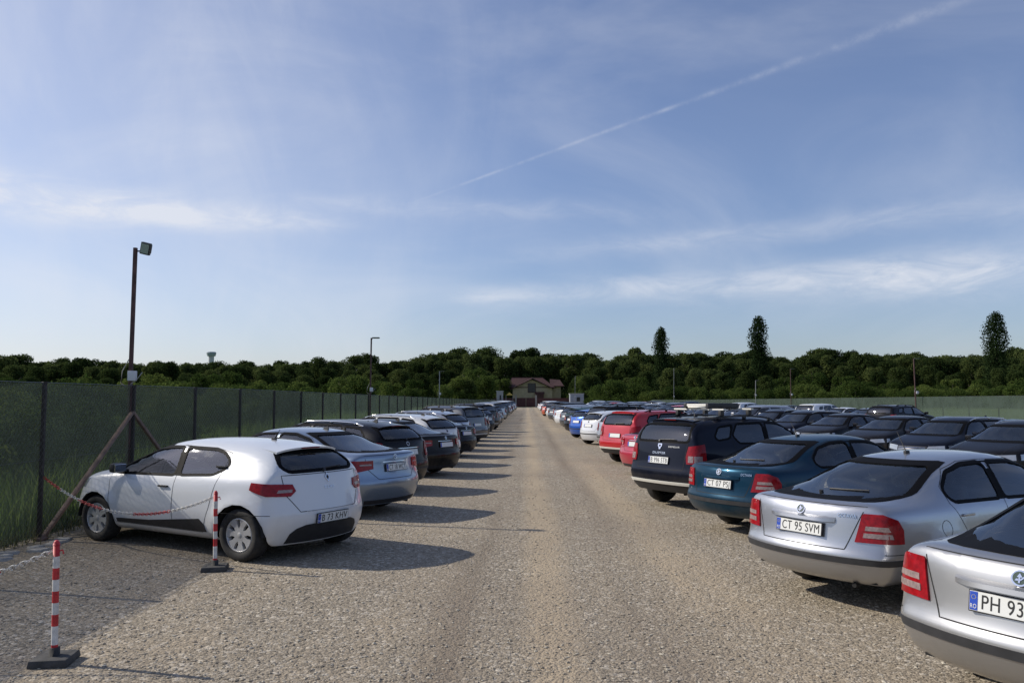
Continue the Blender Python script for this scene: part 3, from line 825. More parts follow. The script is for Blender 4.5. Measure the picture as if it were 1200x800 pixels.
SEDAN = dict(L=4.53, W=.888, H=1.42, R=.325, ax=(1.02, 3.75), z0=.20, ledge=.56, Br=.20, Bf=.34,
    rear=[(.2, .14), (.30, .05), (.45, .01), (.58, 0), (.66, .06), (.85, .09), (.98, .07), (1.06, .09)],
    front=[(.2, 4.42), (.35, 4.52), (.58, 4.53), (.7, 4.48), (.82, 4.38), (.9, 4.3)],
    st=[st(0, 1.02, .965, .83), st(.34, 1.05, .97, .88, None, .30), st(.76, 1.05, .97, .89, None, .66), st(1.12, 1.21, .965, .89, .62, 1.02), st(1.55, 1.385, .96, .89, .58, 1.46),
        st(2.0, 1.425, .955, .89, .585), st(2.5, 1.42, .95, .89, .585), st(2.92, 1.36, .945, .89, .58, 2.86), st(3.25, 1.17, .94, .89, .65, 3.25),
        st(3.56, .99, .92, .89, None, 3.64), st(3.95, .92, .88, .88), st(4.22, .84, .80, .85), st(4.4, .77, .73, .76)],
    win=dict(front=[(2.17, .985), (3.22, .965), (3.28, .975), (2.84, 1.255), (2.62, 1.315), (2.22, 1.33)],
             rear=[(2.08, .985), (2.13, 1.33), (1.80, 1.322), (1.42, 1.24), (1.17, 1.08), (1.25, 1.0)]),
    bpillar=[(2.075, .975), (2.165, .975), (2.235, 1.338), (2.125, 1.338)],
    doors=dict(front=[(2.13, .28), (3.28, .28), (3.36, .55), (3.34, .93), (3.28, .99), (2.84, 1.28), (2.62, 1.335), (2.19, 1.35), (2.13, .95)],
               rear=[(2.13, .28), (2.13, .95), (2.19, 1.35), (1.80, 1.345), (1.41, 1.265), (1.14, 1.09), (1.22, .85), (1.48, .50), (1.58, .28)]),
    handles=dict(front=(2.27, .83), rear=(1.38, .85)),
    rearwin=[(-.60, 1.065), (.60, 1.065), (.63, 1.09), (.50, 1.33), (-.50, 1.33), (-.63, 1.09)], rwx=1.7,
    windshield=[(-.66, 1.0), (.66, 1.0), (.68, 1.03), (.51, 1.32), (-.51, 1.32), (-.68, 1.03)], fwx=2.75,
    lid=[(-.42, .62), (.42, .62), (.62, .80), (.64, 1.005), (-.64, 1.005), (-.62, .80)], gate=False,
    bonnet=[(3.70, -.68), (4.34, -.52), (4.34, .52), (3.70, .68)],
    tail=(.62, .40, [(12, .79), (50, .74), (68, .80), (70, .90), (50, .925), (12, .925)], [[(16, .845), (40, .845), (40, .87), (16, .87)]]),
    head=(3.75, .25, [(10, .62), (62, .66), (60, .77), (14, .73)]),
    trim=[('lower_bumper', strip_rad(-34, 34, .22, .285), ('rad', 1.15, 0, 1), BLACKP, .006, .012, 2)],
    grille=[(-.30, .58), (.30, .58), (.32, .74), (-.32, .74)], cabin=(1.0, 3.15), beltz=.97, mirror=(3.05, .99), spokes=5)

SUV = dict(L=4.31, W=.905, H=1.63, R=.345, ax=(.83, 3.50), z0=.30, ledge=.66, Br=.10, Bf=.26, flare=.035,
    rear=[(.3, .16), (.40, .06), (.5, .01), (.66, 0), (.73, .05), (.95, .075), (1.12, .10), (1.2, .14)],
    front=[(.3, 4.20), (.42, 4.29), (.66, 4.31), (.75, 4.27), (.95, 4.20), (1.05, 4.12)],
    st=[st(0, 1.17, 1.12, .875), st(.28, 1.34, 1.13, .895, .755, .19), st(.46, 1.575, 1.13, .90, .70, .31), st(.85, 1.62, 1.12, .905, .685, .72), st(1.5, 1.63, 1.11, .905, .675),
        st(2.05, 1.63, 1.10, .905, .665), st(2.5, 1.57, 1.095, .905, .63), st(2.85, 1.38, 1.09, .905, .68, 2.82), st(3.12, 1.20, 1.085, .905, .74, 3.12),
        st(3.36, 1.12, 1.06, .90, None, 3.38), st(3.75, 1.06, 1.01, .89), st(4.02, .98, .93, .83)],
    win=dict(front=[(1.98, 1.145), (2.98, 1.125), (3.02, 1.14), (2.66, 1.395), (2.46, 1.485), (2.03, 1.51)],
             rear=[(1.90, 1.145), (1.94, 1.51), (1.28, 1.495), (1.10, 1.30), (1.22, 1.16)],
             quarter=[(1.16, 1.48), (.80, 1.44), (.66, 1.28), (.72, 1.22), (1.02, 1.25)]),
    bpillar=[(1.89, 1.135), (1.98, 1.135), (2.04, 1.52), (1.93, 1.52)],
    doors=dict(front=[(1.94, .40), (2.95, .40), (3.05, .62), (3.10, 1.08), (3.02, 1.17), (2.67, 1.42), (2.47, 1.51), (1.99, 1.53), (1.94, 1.10)],
               rear=[(1.94, .40), (1.94, 1.10), (1.99, 1.53), (1.25, 1.515), (1.06, 1.30), (1.10, .95), (1.30, .62), (1.42, .40)]),
    handles=dict(front=(2.10, 1.0), rear=(1.24, 1.01)),
    rearwin=[(-.62, 1.19), (.62, 1.19), (.67, 1.23), (.62, 1.50), (-.62, 1.50), (-.67, 1.23)], rwx=.7,
    windshield=[(-.68, 1.15), (.68, 1.15), (.70, 1.18), (.56, 1.50), (-.56, 1.50), (-.70, 1.18)], fwx=2.4,
    lid=[(-.60, .71), (.60, .71), (.64, 1.17), (-.64, 1.17)], gate=True,
    bonnet=[(3.42, -.70), (4.10, -.58), (4.10, .58), (3.42, .70)],
    tail=(.55, .45, [(26, .82), (66, .82), (64, 1.16), (30, 1.12), (24, .95)], [[(30, .85), (56, .85), (56, .96), (30, .96)]]),
    head=(3.5, .3, [(10, .78), (60, .80), (60, .96), (14, .93)]),
    trim=[('lower_bumper', strip_rad(-76, 76, .31, .49), ('rad', 1.1, 0, 1), BLACKP, .008, .014, 1),
          ('skid_plate', strip_rad(-40, 40, .455, .50), ('rad', 1.1, 0, 1), CREAM, .022, .016, 1),
          ('sill_trim', [(1.25, .31), (3.05, .31), (3.05, .42), (1.27, .42)], 'L', BLACKP, .010, .014, 2),
          ('sill_trim', [(1.25, .31), (3.05, .31), (3.05, .42), (1.27, .42)], 'R', BLACKP, .010, .014, 2)],
    grille=[(-.48, .76), (.48, .76), (.50, .93), (-.50, .93)], cabin=(.95, 3.0), beltz=1.13, mirror=(2.90, 1.15), spokes=5, privacy=True)

WAGON = dict(L=4.58, W=.878, H=1.47, R=.32, ax=(1.0, 3.68), z0=.20, ledge=.55, Br=.18, Bf=.34,
    rear=[(.2, .14), (.30, .05), (.45, .01), (.58, 0), (.66, .05), (.85, .07), (1.0, .10), (1.08, .14)],
    front=[(.2, 4.46), (.35, 4.56), (.58, 4.58), (.7, 4.53), (.82, 4.42), (.9, 4.35)],
    st=[st(0, 1.04, .985, .82), st(.34, 1.19, .99, .86, .67, .27), st(.58, 1.375, .985, .875, .60, .46), st(1.0, 1.435, .98, .88, .595, .92), st(1.6, 1.465, .97, .88, .60),
        st(2.1, 1.475, .96, .88, .60), st(2.6, 1.46, .955, .88, .595), st(3.0, 1.385, .95, .88, .59, 2.96), st(3.32, 1.19, .945, .88, .65, 3.32),
        st(3.62, 1.0, .93, .88, None, 3.70), st(4.0, .92, .88, .87), st(4.26, .84, .80, .84), st(4.45, .77, .73, .76)],
    win=dict(front=[(2.25, .985), (3.30, .965), (3.36, .975), (2.92, 1.275), (2.70, 1.35), (2.30, 1.365)],
             rear=[(2.16, .985), (2.21, 1.365), (1.42, 1.355), (1.28, 1.20), (1.36, 1.0)],
             quarter=[(1.30, 1.345), (.86, 1.30), (.66, 1.14), (.74, 1.07), (1.16, 1.03)]),
    bpillar=[(2.155, .975), (2.245, .975), (2.315, 1.372), (2.205, 1.372)],
    doors=dict(front=[(2.21, .28), (3.30, .28), (3.40, .55), (3.42, .93), (3.36, .99), (2.92, 1.30), (2.70, 1.37), (2.27, 1.385), (2.21, .95)],
               rear=[(2.21, .28), (2.21, .95), (2.27, 1.385), (1.40, 1.375), (1.24, 1.20), (1.26, .95), (1.46, .55), (1.60, .28)]),
    handles=dict(front=(2.36, .86), rear=(1.44, .87)),
    rearwin=[(-.58, 1.075), (.58, 1.075), (.62, 1.12), (.54, 1.325), (-.54, 1.325), (-.62, 1.12)], rwx=.8,
    windshield=[(-.66, 1.01), (.66, 1.01), (.68, 1.04), (.53, 1.345), (-.53, 1.345), (-.68, 1.04)], fwx=2.8,
    lid=[(-.56, .62), (.56, .62), (.62, 1.04), (-.62, 1.04)], gate=True,
    bonnet=[(3.74, -.66), (4.38, -.50), (4.38, .50), (3.74, .66)],
    tail=(.62, .42, [(24, .72), (66, .72), (62, 1.04), (34, 1.02), (24, .90)], [[(30, .78), (54, .78), (54, .85), (30, .85)]]),
    head=(3.75, .25, [(10, .62), (62, .66), (60, .78), (14, .74)]),
    trim=[('bumper_strip', strip_rad(-80, 80, .45, .49), ('rad', 1.15, 0, 1), TRIM, .006, .012, 2)],
    grille=[(-.36, .60), (.36, .60), (.40, .74), (-.40, .74)], cabin=(1.0, 3.2), beltz=.98, mirror=(3.12, .99), spokes=5)

HATCH2 = dict(HATCH)     # plainer supermini used further back
HATCH2.update(tail=(.62, .40, [(24, .72), (64, .72), (62, 1.0), (34, .98), (24, .88)], [[(30, .77), (54, .77), (54, .83), (30, .83)]]),
    trim=[('bumper_strip', strip_rad(-80, 80, .45, .49), ('rad', 1.0, 0, 1), TRIM, .006, .012, 2)], spokes=5, cover=False, black_handles=False, black_mirrors=False)

def lift_extra(B):
    return [Part('aerial', antenna(B, 1.75, .24).mesh, 2), bar(B, -.37, .37, .852, .062, .055, None, 'boot_handle', 1, True),
            Part('badge', flat_at(B, 0, .925, round_badge(.047)), 2), lettering(B, 'OCTAVIA', .05, -.47, .905, CHROME, .17),
            wiper(B, .05, -.34, 1.065, 1.075), plate_parts(B, .43+.02, front=True)]
def hatch_extra(B):
    return [antenna(B, .95, .14), spoiler(B, .50, .50, 1.37), Part('badge', flat_at(B, 0, .985, DIAMOND), 2), wiper(B, .02, -.30, 1.085, 1.10),
            lettering(B, 'CLIO', .045, 0, .865, CHROME, .16), plate_parts(B, .44, front=True)]
def hatch2_extra(B):
    return [antenna(B, .95, .14), spoiler(B, .50, .50, 1.37), Part('badge', flat_at(B, 0, .98, RING), 2), plate_parts(B, .82), plate_parts(B, .44, front=True), wiper(B, .02, -.30, 1.085, 1.10)]
def sedan_extra(B):
    return [antenna(B, 1.65, fin=True), Part('badge', flat_at(B, 0, .965, round_badge(.04, BLACKP, 'quarter')), 2), plate_parts(B, .45, front=True), bar(B, -.30, .30, .895, .02, .018, CHROME, 'boot_handle')]
def suv_extra(B):
    return [antenna(B, .95, .16), spoiler(B, .46, .54, 1.55, .12), wiper(B, .02, -.36, 1.215, 1.225), plate_parts(B, .50, front=True)] + rails(B, .75, 2.5, .56, BLACKP)
def wagon_extra(B):
    return [antenna(B, 1.0, fin=True), spoiler(B, .52, .50, 1.38, .10), wiper(B, .02, -.34, 1.085, 1.09), Part('badge', flat_at(B, 0, .99, RING), 2), plate_parts(B, .82), plate_parts(B, .45, front=True), bar(B, -.34, .34, .91, .025, .018, CHROME, 'tailgate_trim')] + rails(B, .85, 2.7, .53, CHROME, .035)
LIFT['extra'] = lift_extra; HATCH['extra'] = hatch_extra; HATCH2['extra'] = hatch2_extra; SEDAN['extra'] = sedan_extra; SUV['extra'] = suv_extra; WAGON['extra'] = wagon_extra

TYPES = {}
for nm, S in (('liftback', LIFT), ('hatch', HATCH), ('sedan', SEDAN), ('suv', SUV), ('wagon', WAGON), ('hatch2', HATCH2)):
    parts, B = build_type(S)
    TYPES[nm] = (S, parts, B)

def place_part(p, parent, L, mat, lod, top=True):
    if p.lod > lod: return
    o = link(p.name, p.mesh, parent)
    if p.painted and p.mesh.materials and mat is not None:
        o.material_slots[0].link = 'OBJECT'; o.material_slots[0].material = mat
    elif p.painted is False and p.mesh.materials and p.mesh.materials[0] is None:
        o.material_slots[0].link = 'OBJECT'; o.material_slots[0].material = BLACKP
    off = Vector((-L/2, 0, 0)) if top else Vector((0, 0, 0))
    o.location = (Vector(p.loc) if p.loc else Vector((0, 0, 0))) + off
    if p.rot: o.rotation_euler = p.rot
    if p.label: o['label'] = p.label
    for c in p.sub: place_part(c, o, L, mat, lod, False)
    return o

def add_car(kind, mat, pos, heading, label, group=None, lod=3, extra=(), cat='car', scale=1.0, skip=()):
    """pos = where the middle of the rear bumper stands on the ground; heading = degrees of the nose from +x"""
    S, parts, B = TYPES[kind]; L = S['L']*(scale if isinstance(scale, (int, float)) else scale[0])
    root = bpy.data.objects.new('parked_car', None); COL.objects.link(root); root.empty_display_size = .5
    a = R(heading)
    root.location = (pos[0] + math.cos(a)*L/2, pos[1] + math.sin(a)*L/2, 0); root.rotation_euler = (0, 0, a); root.scale = (scale,)*3 if isinstance(scale, (int, float)) else scale
    tag(root, label, cat, group)
    for p in list(parts) + list(extra):
        if p.name in skip: continue
        place_part(p, root, S['L'], mat, lod)
    return root
SKYTINT = (.95, .99, 1.20, 1)
CLOUDCOL = (8.0, 8.2, 8.8, 1)
EXPO = 0.0
HAZE_D = .00012
HAZE_FLOOR = .06
# ------------------------------------------------------------------ camera, sun, sky
CAMH = 1.95
cam = bpy.data.cameras.new('camera'); cam.lens = 29.1; cam.sensor_width = 36; cam.clip_end = 6000; cam.clip_start = .05
co = link('camera', cam, loc=(0, 0, CAMH)); co.rotation_euler = (R(90+3.95), 0, R(1.0)); scene.camera = co
def cam_dir(px, py):
    """world direction through a pixel of the 1200x800 photograph (used once, to aim the sky's clouds)"""
    v = Vector(((px-600)/970, (400-py)/970, -1)); return (co.rotation_euler.to_matrix() @ v).normalized()
EL = 33.5; az = Vector((-.972, .235, 0)).normalized()
sund = Vector((az.x*math.cos(R(EL)), az.y*math.cos(R(EL)), math.sin(R(EL))))
sl = bpy.data.lights.new('sun', 'SUN'); sl.energy = 4.2; sl.angle = R(.53); sl.color = (1, .93, .82)
so = link('sun', sl); so.rotation_euler = (-sund).to_track_quat('-Z', 'Y').to_euler(); so.location = (0, 0, 40)

w = bpy.data.worlds.new('World'); scene.world = w; w.use_nodes = True; nt = w.node_tree
bg = nt.nodes['Background']
sky = N(nt, 'ShaderNodeTexSky', sky_type='NISHITA'); sky.sun_disc = False; sky.sun_elevation = R(EL); sky.sun_rotation = math.atan2(az.x, az.y) % (2*math.pi)
sky.altitude = 50; sky.air_density = 1.0; sky.dust_density = .8; sky.ozone_density = 2.2
geo = N(nt, 'ShaderNodeTexCoord')
lk = nt.links.new
def M_(op, a, b=None, c=None):
    n = N(nt, 'ShaderNodeMath', operation=op)
    for i, x in enumerate((a, b, c)):
        if x is None: continue
        if isinstance(x, (int, float)): n.inputs[i].default_value = x
        else: lk(x, n.inputs[i])
    return n.outputs[0]
def dotv(vec):
    n = N(nt, 'ShaderNodeVectorMath', operation='DOT_PRODUCT'); lk(geo.outputs['Generated'], n.inputs[0]); n.inputs[1].default_value = vec
    return n.outputs['Value']
def sstep(x, a, b, lo=0.0, hi=1.0):
    n = N(nt, 'ShaderNodeMapRange', interpolation_type='SMOOTHSTEP', i_1=a, i_2=b, i_3=lo, i_4=hi); lk(x, n.inputs[0]); return n.outputs[0]
def noise_on(vecscale, scale, detail=7, rough=.55, loc=(0, 0, 0), rot=(0, 0, 0), dist=0.0):
    mp = N(nt, 'ShaderNodeMapping'); mp.inputs['Scale'].default_value = vecscale; mp.inputs['Location'].default_value = loc; mp.inputs['Rotation'].default_value = rot
    lk(geo.outputs['Generated'], mp.inputs[0])
    n = N(nt, 'ShaderNodeTexNoise', i_Scale=scale, i_Detail=detail, i_Roughness=rough, i_Distortion=dist); lk(mp.outputs[0], n.inputs['Vector']); return n.outputs['Fac']
def streak(p1, p2, w1, w2, amp, fade0=.02, fade1=.02, noise=None, warp=0.0):
    """a long thin cloud along the great circle through two directions"""
    d1 = cam_dir(*p1); d2 = cam_dir(*p2); n = d1.cross(d2).normalized(); t = n.cross(d1).normalized()
    ang = d1.angle(d2)
    dist = dotv(n)
    if warp:
        wn = noise_on((1, 1, 1), 5, 5); dist = M_('ADD', dist, M_('MULTIPLY', M_('SUBTRACT', wn, .5), warp))
    along = M_('ARCTAN2', dotv(t), dotv(d1))            # radians from p1
    k = M_('DIVIDE', along, ang)
    wd = M_('ADD', w1, M_('MULTIPLY', k, w2-w1)); wd = M_('MAXIMUM', wd, .0008)
    g = M_('EXPONENT', M_('MULTIPLY', M_('POWER', M_('ABSOLUTE', M_('DIVIDE', dist, wd)), 2.0), -1.0))
    e = M_('MULTIPLY', sstep(k, -fade0, fade0*1.0), sstep(k, 1-fade1, 1+fade1, 1, 0))
    r = M_('MULTIPLY', M_('MULTIPLY', g, e), amp)
    if noise is not None: r = M_('MULTIPLY', r, noise)
    return r
n1 = sstep(noise_on((1, 1, 5), 6, 8, .6, dist=.3), .35, .7)
n2 = sstep(noise_on((1, 1, 3.5), 11, 8, .65, loc=(3, 1, 0), dist=.6), .3, .75, .25, 1)
fine = sstep(noise_on((1, 1, 1), 38, 6, .7), .3, .7, .45, 1)
tex = M_('MULTIPLY', n2, fine)
parts_ = [
    streak((520, 224), (800, 121), .0014, .0022, .17, .22, .06, sstep(noise_on((1, 1, 1), 30, 7, .65), .35, .62, .15, 1)),
    streak((780, 129), (1140, -4), .0020, .0058, .15, .08, .2, sstep(noise_on((1, 1, 1), 26, 8, .7), .35, .65, .15, 1)),
    streak((545, 348), (1205, 318), .010, .024, .55, .06, .3, n2, .012),
    streak((640, 300), (1260, 232), .012, .016, .28, .3, .3, n2, .03),
    streak((-160, 212), (360, 262), .026, .012, .75, .4, .25, n2, .02),
    streak((300, 240), (760, 250), .012, .012, .22, .2, .3, n2, .03),
    streak((980, 330), (1500, 290), .022, .03, .35, .3, .3, n2, .02),
]
# broad veils of cirrus, thin
veil = M_('MULTIPLY', sstep(noise_on((1.0, 1.6, 2.6), 2.3, 8, .55, loc=(1.3, .4, .2), dist=.8), .40, .80), .20)
veil2 = M_('MULTIPLY', M_('MULTIPLY', sstep(dotv(cam_dir(150, 120)), .86, 1.0), sstep(noise_on((2.2, 1, .8), 5, 7, .6, rot=(.3, .5, .2), dist=.6), .35, .80)), .14)
cl = M_('ADD', M_('ADD', veil, veil2), M_('ADD', HAZE_FLOOR, M_('MULTIPLY', sstep(dotv(cam_dir(-100, 330)), .78, 1.0), .28)))
for q in parts_: cl = M_('ADD', cl, q)
cl = M_('MINIMUM', cl, .85)
mx = N(nt, 'ShaderNodeMix', data_type='RGBA'); lk(cl, mx.inputs[0])
tint = N(nt, 'ShaderNodeMix', data_type='RGBA', blend_type='MULTIPLY'); tint.inputs[0].default_value = 1; lk(sky.outputs[0], tint.inputs[6]); tint.inputs[7].default_value = SKYTINT
lk(tint.outputs[2], mx.inputs[6]); mx.inputs[7].default_value = CLOUDCOL
lk(mx.outputs[2], bg.inputs[0]); bg.inputs[1].default_value = .10
vs = scene.view_settings; vs.view_transform = 'Standard'; vs.look = 'None'; vs.exposure = EXPO; vs.gamma = 1; vs.use_curve_mapping = False

# ------------------------------------------------------------------ ground
def ground_mat():
    m, nt, p = nodes('gravel')
    tc = N(nt, 'ShaderNodeTexCoord'); O = tc.outputs['Object']; l = nt.links.new
    def mapped(sc):
        mp = N(nt, 'ShaderNodeMapping'); mp.inputs['Scale'].default_value = sc; l(O, mp.inputs[0]); return mp.outputs[0]
    def noise(sc, det, vec=None, rough=.55):
        n = N(nt, 'ShaderNodeTexNoise', i_Scale=sc, i_Detail=det, i_Roughness=rough); l(vec or O, n.inputs['Vector']); return n.outputs['Fac']
    def mr(x, a, b, c=0.0, d=1.0):
        n = N(nt, 'ShaderNodeMapRange', i_1=a, i_2=b, i_3=c, i_4=d); l(x, n.inputs[0]); return n.outputs[0]
    def mix(f, a, b, bt='MIX'):
        n = N(nt, 'ShaderNodeMix', data_type='RGBA', blend_type=bt)
        if isinstance(f, float): n.inputs[0].default_value = f
        else: l(f, n.inputs[0])
        for i, x in ((6, a), (7, b)):
            if isinstance(x, tuple): n.inputs[i].default_value = (*x, 1)
            else: l(x, n.inputs[i])
        return n.outputs[2]
    v = N(nt, 'ShaderNodeTexVoronoi', i_Scale=58.0, feature='F1'); l(O, v.inputs['Vector'])
    v2 = N(nt, 'ShaderNodeTexVoronoi', i_Scale=27.0, feature='F1'); l(O, v2.inputs['Vector'])
    sp = N(nt, 'ShaderNodeSeparateColor'); l(v.outputs['Color'], sp.inputs[0])
    sp2 = N(nt, 'ShaderNodeSeparateColor'); l(v2.outputs['Color'], sp2.inputs[0])
    stone = mix(sp.outputs[0], (.185, .158, .115), (.44, .375, .28))
    stone = mix(mr(sp2.outputs[1], .72, .95), stone, (.58, .52, .42))
    stone = mix(mr(sp.outputs[1], .80, .9), stone, (.17, .145, .11))
    # fine sandy dust between stones, in tracks along the drive
    trk = noise(1.0, 7, mapped((1.3, .09, 1))); pat = noise(.55, 8)
    sand = mr(trk, .50, .68); sand2 = mr(pat, .50, .72)
    sx = N(nt, 'ShaderNodeSeparateXYZ'); l(O, sx.inputs[0])
    def band(c, wd):
        a = N(nt, 'ShaderNodeMath', operation='SUBTRACT'); l(sx.outputs[0], a.inputs[0]); a.inputs[1].default_value = c
        b = N(nt, 'ShaderNodeMath', operation='ABSOLUTE'); l(a.outputs[0], b.inputs[0])
        return mr(b.outputs[0], wd, 0.0)
    def mul(a, b, op='MULTIPLY'):
        n = N(nt, 'ShaderNodeMath', operation=op)
        for i, x in ((0, a), (1, b)):
            if isinstance(x, float): n.inputs[i].default_value = x
            else: l(x, n.inputs[i])
        return n.outputs[0]
    t1 = mul(mul(band(.22, .34), 1.5), mr(trk, .28, .5)); t2 = mul(mul(band(1.75, .75), 1.4), mr(trk, .32, .55)); 
    s = mul(mul(sand, .35), mul(sand2, .35), 'ADD'); s = mul(s, mul(t1, .9), 'ADD'); s = mul(s, mul(t2, .6), 'ADD')
    s = mul(mul(s, mr(noise(14, 5), .3, .7, .5, 1.2)), .8, 'MINIMUM')
    col = mix(s, stone, (.47, .375, .25))
    # darker ruts with bigger stones
    rut = mul(band(-.55, .45), mr(trk, .42, .62)); rut2 = mul(band(1.15, .35), mr(trk, .40, .6))
    d = mul(mul(rut, rut2, 'MAXIMUM'), .8); col = mix(d, col, (.17, .135, .10))
    big = mr(noise(.22, 5), .35, .65, 0.0, .5); col = mix(big, col, (.24, .195, .145))
    l(col, p.inputs['Base Color']); p.inputs['Roughness'].default_value = .9; p.inputs['Specular IOR Level'].default_value = .25
    h = mul(mul(v.outputs['Distance'], -1.0), mul(v2.outputs['Distance'], -1.6), 'ADD')
    h = mul(h, mul(noise(6, 6), 1.0), 'ADD')
    bu = N(nt, 'ShaderNodeBump', i_Strength=.7, i_Distance=.009); l(h, bu.inputs['Height']); l(bu.outputs[0], p.inputs['Normal'])
    return m
GRAVEL = ground_mat()
def grass_mat(name, c1, c2, c3):
    m, nt, p = nodes(name); tc = N(nt, 'ShaderNodeTexCoord'); l = nt.links.new
    n = N(nt, 'ShaderNodeTexNoise', i_Scale=.12, i_Detail=9.0, i_Roughness=.7); l(tc.outputs['Object'], n.inputs['Vector'])
    n2 = N(nt, 'ShaderNodeTexNoise', i_Scale=3.0, i_Detail=8.0, i_Roughness=.7); l(tc.outputs['Object'], n2.inputs['Vector'])
    r = N(nt, 'ShaderNodeValToRGB'); l(n.outputs['Fac'], r.inputs[0]); e = r.color_ramp.elements
    e[0].position = .35; e[0].color = (*c1, 1); e[1].position = .65; e[1].color = (*c2, 1)
    mx = N(nt, 'ShaderNodeMix', data_type='RGBA'); mr = N(nt, 'ShaderNodeMapRange', i_1=.45, i_2=.75); l(n2.outputs['Fac'], mr.inputs[0]); l(mr.outputs[0], mx.inputs[0])
    l(r.outputs[0], mx.inputs[6]); mx.inputs[7].default_value = (*c3, 1); l(mx.outputs[2], p.inputs['Base Color']); p.inputs['Roughness'].default_value = .9
    b = N(nt, 'ShaderNodeBump', i_Strength=1.0, i_Distance=.15); l(n2.outputs['Fac'], b.inputs['Height']); l(b.outputs[0], p.inputs['Normal'])
    return m
FIELD = grass_mat('field_grass', (.08, .14, .03), (.13, .20, .05), (.19, .20, .075))
def sheet(name, x0, x1, y0, y1, z, mat, nx=1, ny=1, fn=None):
    b = bmesh.new(); g = [[b.verts.new((x0+(x1-x0)*i/nx, y0+(y1-y0)*j/ny, z)) for i in range(nx+1)] for j in range(ny+1)]
    if fn:
        for row in g:
            for v in row: v.co.z += fn(v.co.x, v.co.y)
    for j in range(ny):
        for i in range(nx): b.faces.new([g[j][i], g[j][i+1], g[j+1][i+1], g[j+1][i]])
    return tag(link(name, finish(b, name, [mat], True)), kind='structure')
GATEY = 192
sheet('terrain', -1500, 1500, -60, 3000, -.03, FIELD)
sheet('gravel_ground', -6.95, 25, -12, GATEY, 0, GRAVEL)
# loose stones lying on the gravel near the camera
STONE = None
def stone_mat():
    m, nt, p = nodes('loose_stone'); g = N(nt, 'ShaderNodeNewGeometry'); r = N(nt, 'ShaderNodeValToRGB'); nt.links.new(g.outputs['Random Per Island'], r.inputs[0])
    e = r.color_ramp.elements; e[0].color = (.24, .20, .15, 1); e[1].color = (.52, .47, .37, 1); k = e.new(.5); k.color = (.34, .29, .215, 1)
    nt.links.new(r.outputs[0], p.inputs['Base Color']); p.inputs['Roughness'].default_value = .85; return m
def stones():
    rnd = random.Random(3); vs = []; fs = []
    base = [(1, 0, 0), (-1, 0, 0), (0, 1, 0), (0, -1, 0), (0, 0, 1), (0, 0, -1)]
    tri = [(0, 2, 4), (2, 1, 4), (1, 3, 4), (3, 0, 4), (2, 0, 5), (1, 2, 5), (3, 1, 5), (0, 3, 5)]
    for _ in range(38000):
        y = 4.6 + 17*rnd.random()**1.7; hw = .62*y + .3; x = rnd.uniform(-min(hw, 6.3), min(hw, 9))
        r = rnd.choice((.005, .006, .007, .008, .010, .015))*rnd.uniform(.8, 1.3); a = rnd.uniform(0, 6.28); ca, sa = math.cos(a), math.sin(a); fl = rnd.uniform(.3, .5); el = rnd.uniform(1, 1.6)
        o = len(vs)
        for bx_, by_, bz_ in base:
            X = bx_*el*rnd.uniform(.7, 1.2); Y = by_*rnd.uniform(.7, 1.2); Z = bz_*fl
            vs.append((x+(X*ca-Y*sa)*r, y+(X*sa+Y*ca)*r, r*fl*.6+Z*r))
        fs += [tuple(o+i for i in t) for t in tri]
    me = bpy.data.meshes.new('loose_gravel'); me.from_pydata(vs, [], fs); me.materials.append(stone_mat())
    tag(link('loose_gravel', me), 'loose pale stones scattered over the gravel drive', 'gravel', kind='stuff')
stones()
# ------------------------------------------------------------------ vegetation
def leaf_mat(name, a, b, tr=.35):
    m = bpy.data.materials.new(name); m.use_nodes = True; nt = m.node_tree; nt.nodes.clear(); l = nt.links.new
    out = N(nt, 'ShaderNodeOutputMaterial'); g = N(nt, 'ShaderNodeNewGeometry'); oi = N(nt, 'ShaderNodeObjectInfo')
    mx = N(nt, 'ShaderNodeMix', data_type='RGBA'); l(g.outputs['Random Per Island'], mx.inputs[0]); mx.inputs[6].default_value = (*a, 1); mx.inputs[7].default_value = (*b, 1)
    hs = N(nt, 'ShaderNodeHueSaturation'); l(mx.outputs[2], hs.inputs['Color'])
    mr = N(nt, 'ShaderNodeMapRange', i_3=.6, i_4=1.45); l(oi.outputs['Random'], mr.inputs[0]); l(mr.outputs[0], hs.inputs['Value'])
    mh = N(nt, 'ShaderNodeMath', operation='MULTIPLY_ADD'); l(oi.outputs['Random'], mh.inputs[0]); mh.inputs[1].default_value = -.035; mh.inputs[2].default_value = .515; l(mh.outputs[0], hs.inputs['Hue'])
    d = N(nt, 'ShaderNodeBsdfDiffuse'); l(hs.outputs[0], d.inputs[0]); t = N(nt, 'ShaderNodeBsdfTranslucent'); l(hs.outputs[0], t.inputs[0])
    s = N(nt, 'ShaderNodeMixShader'); s.inputs[0].default_value = tr; l(d.outputs[0], s.inputs[1]); l(t.outputs[0], s.inputs[2]); l(s.outputs[0], out.inputs[0])
    return m
LEAF = leaf_mat('leaves_dark', (.034, .056, .018), (.080, .106, .034), .45)
LEAFB = leaf_mat('leaves_bright', (.040, .070, .018), (.10, .135, .035), .42)
LEAFP = leaf_mat('leaves_poplar', (.026, .045, .018), (.055, .080, .030))
BARK = simple('bark', (.10, .085, .065), .9, noise=.3, scale=6)
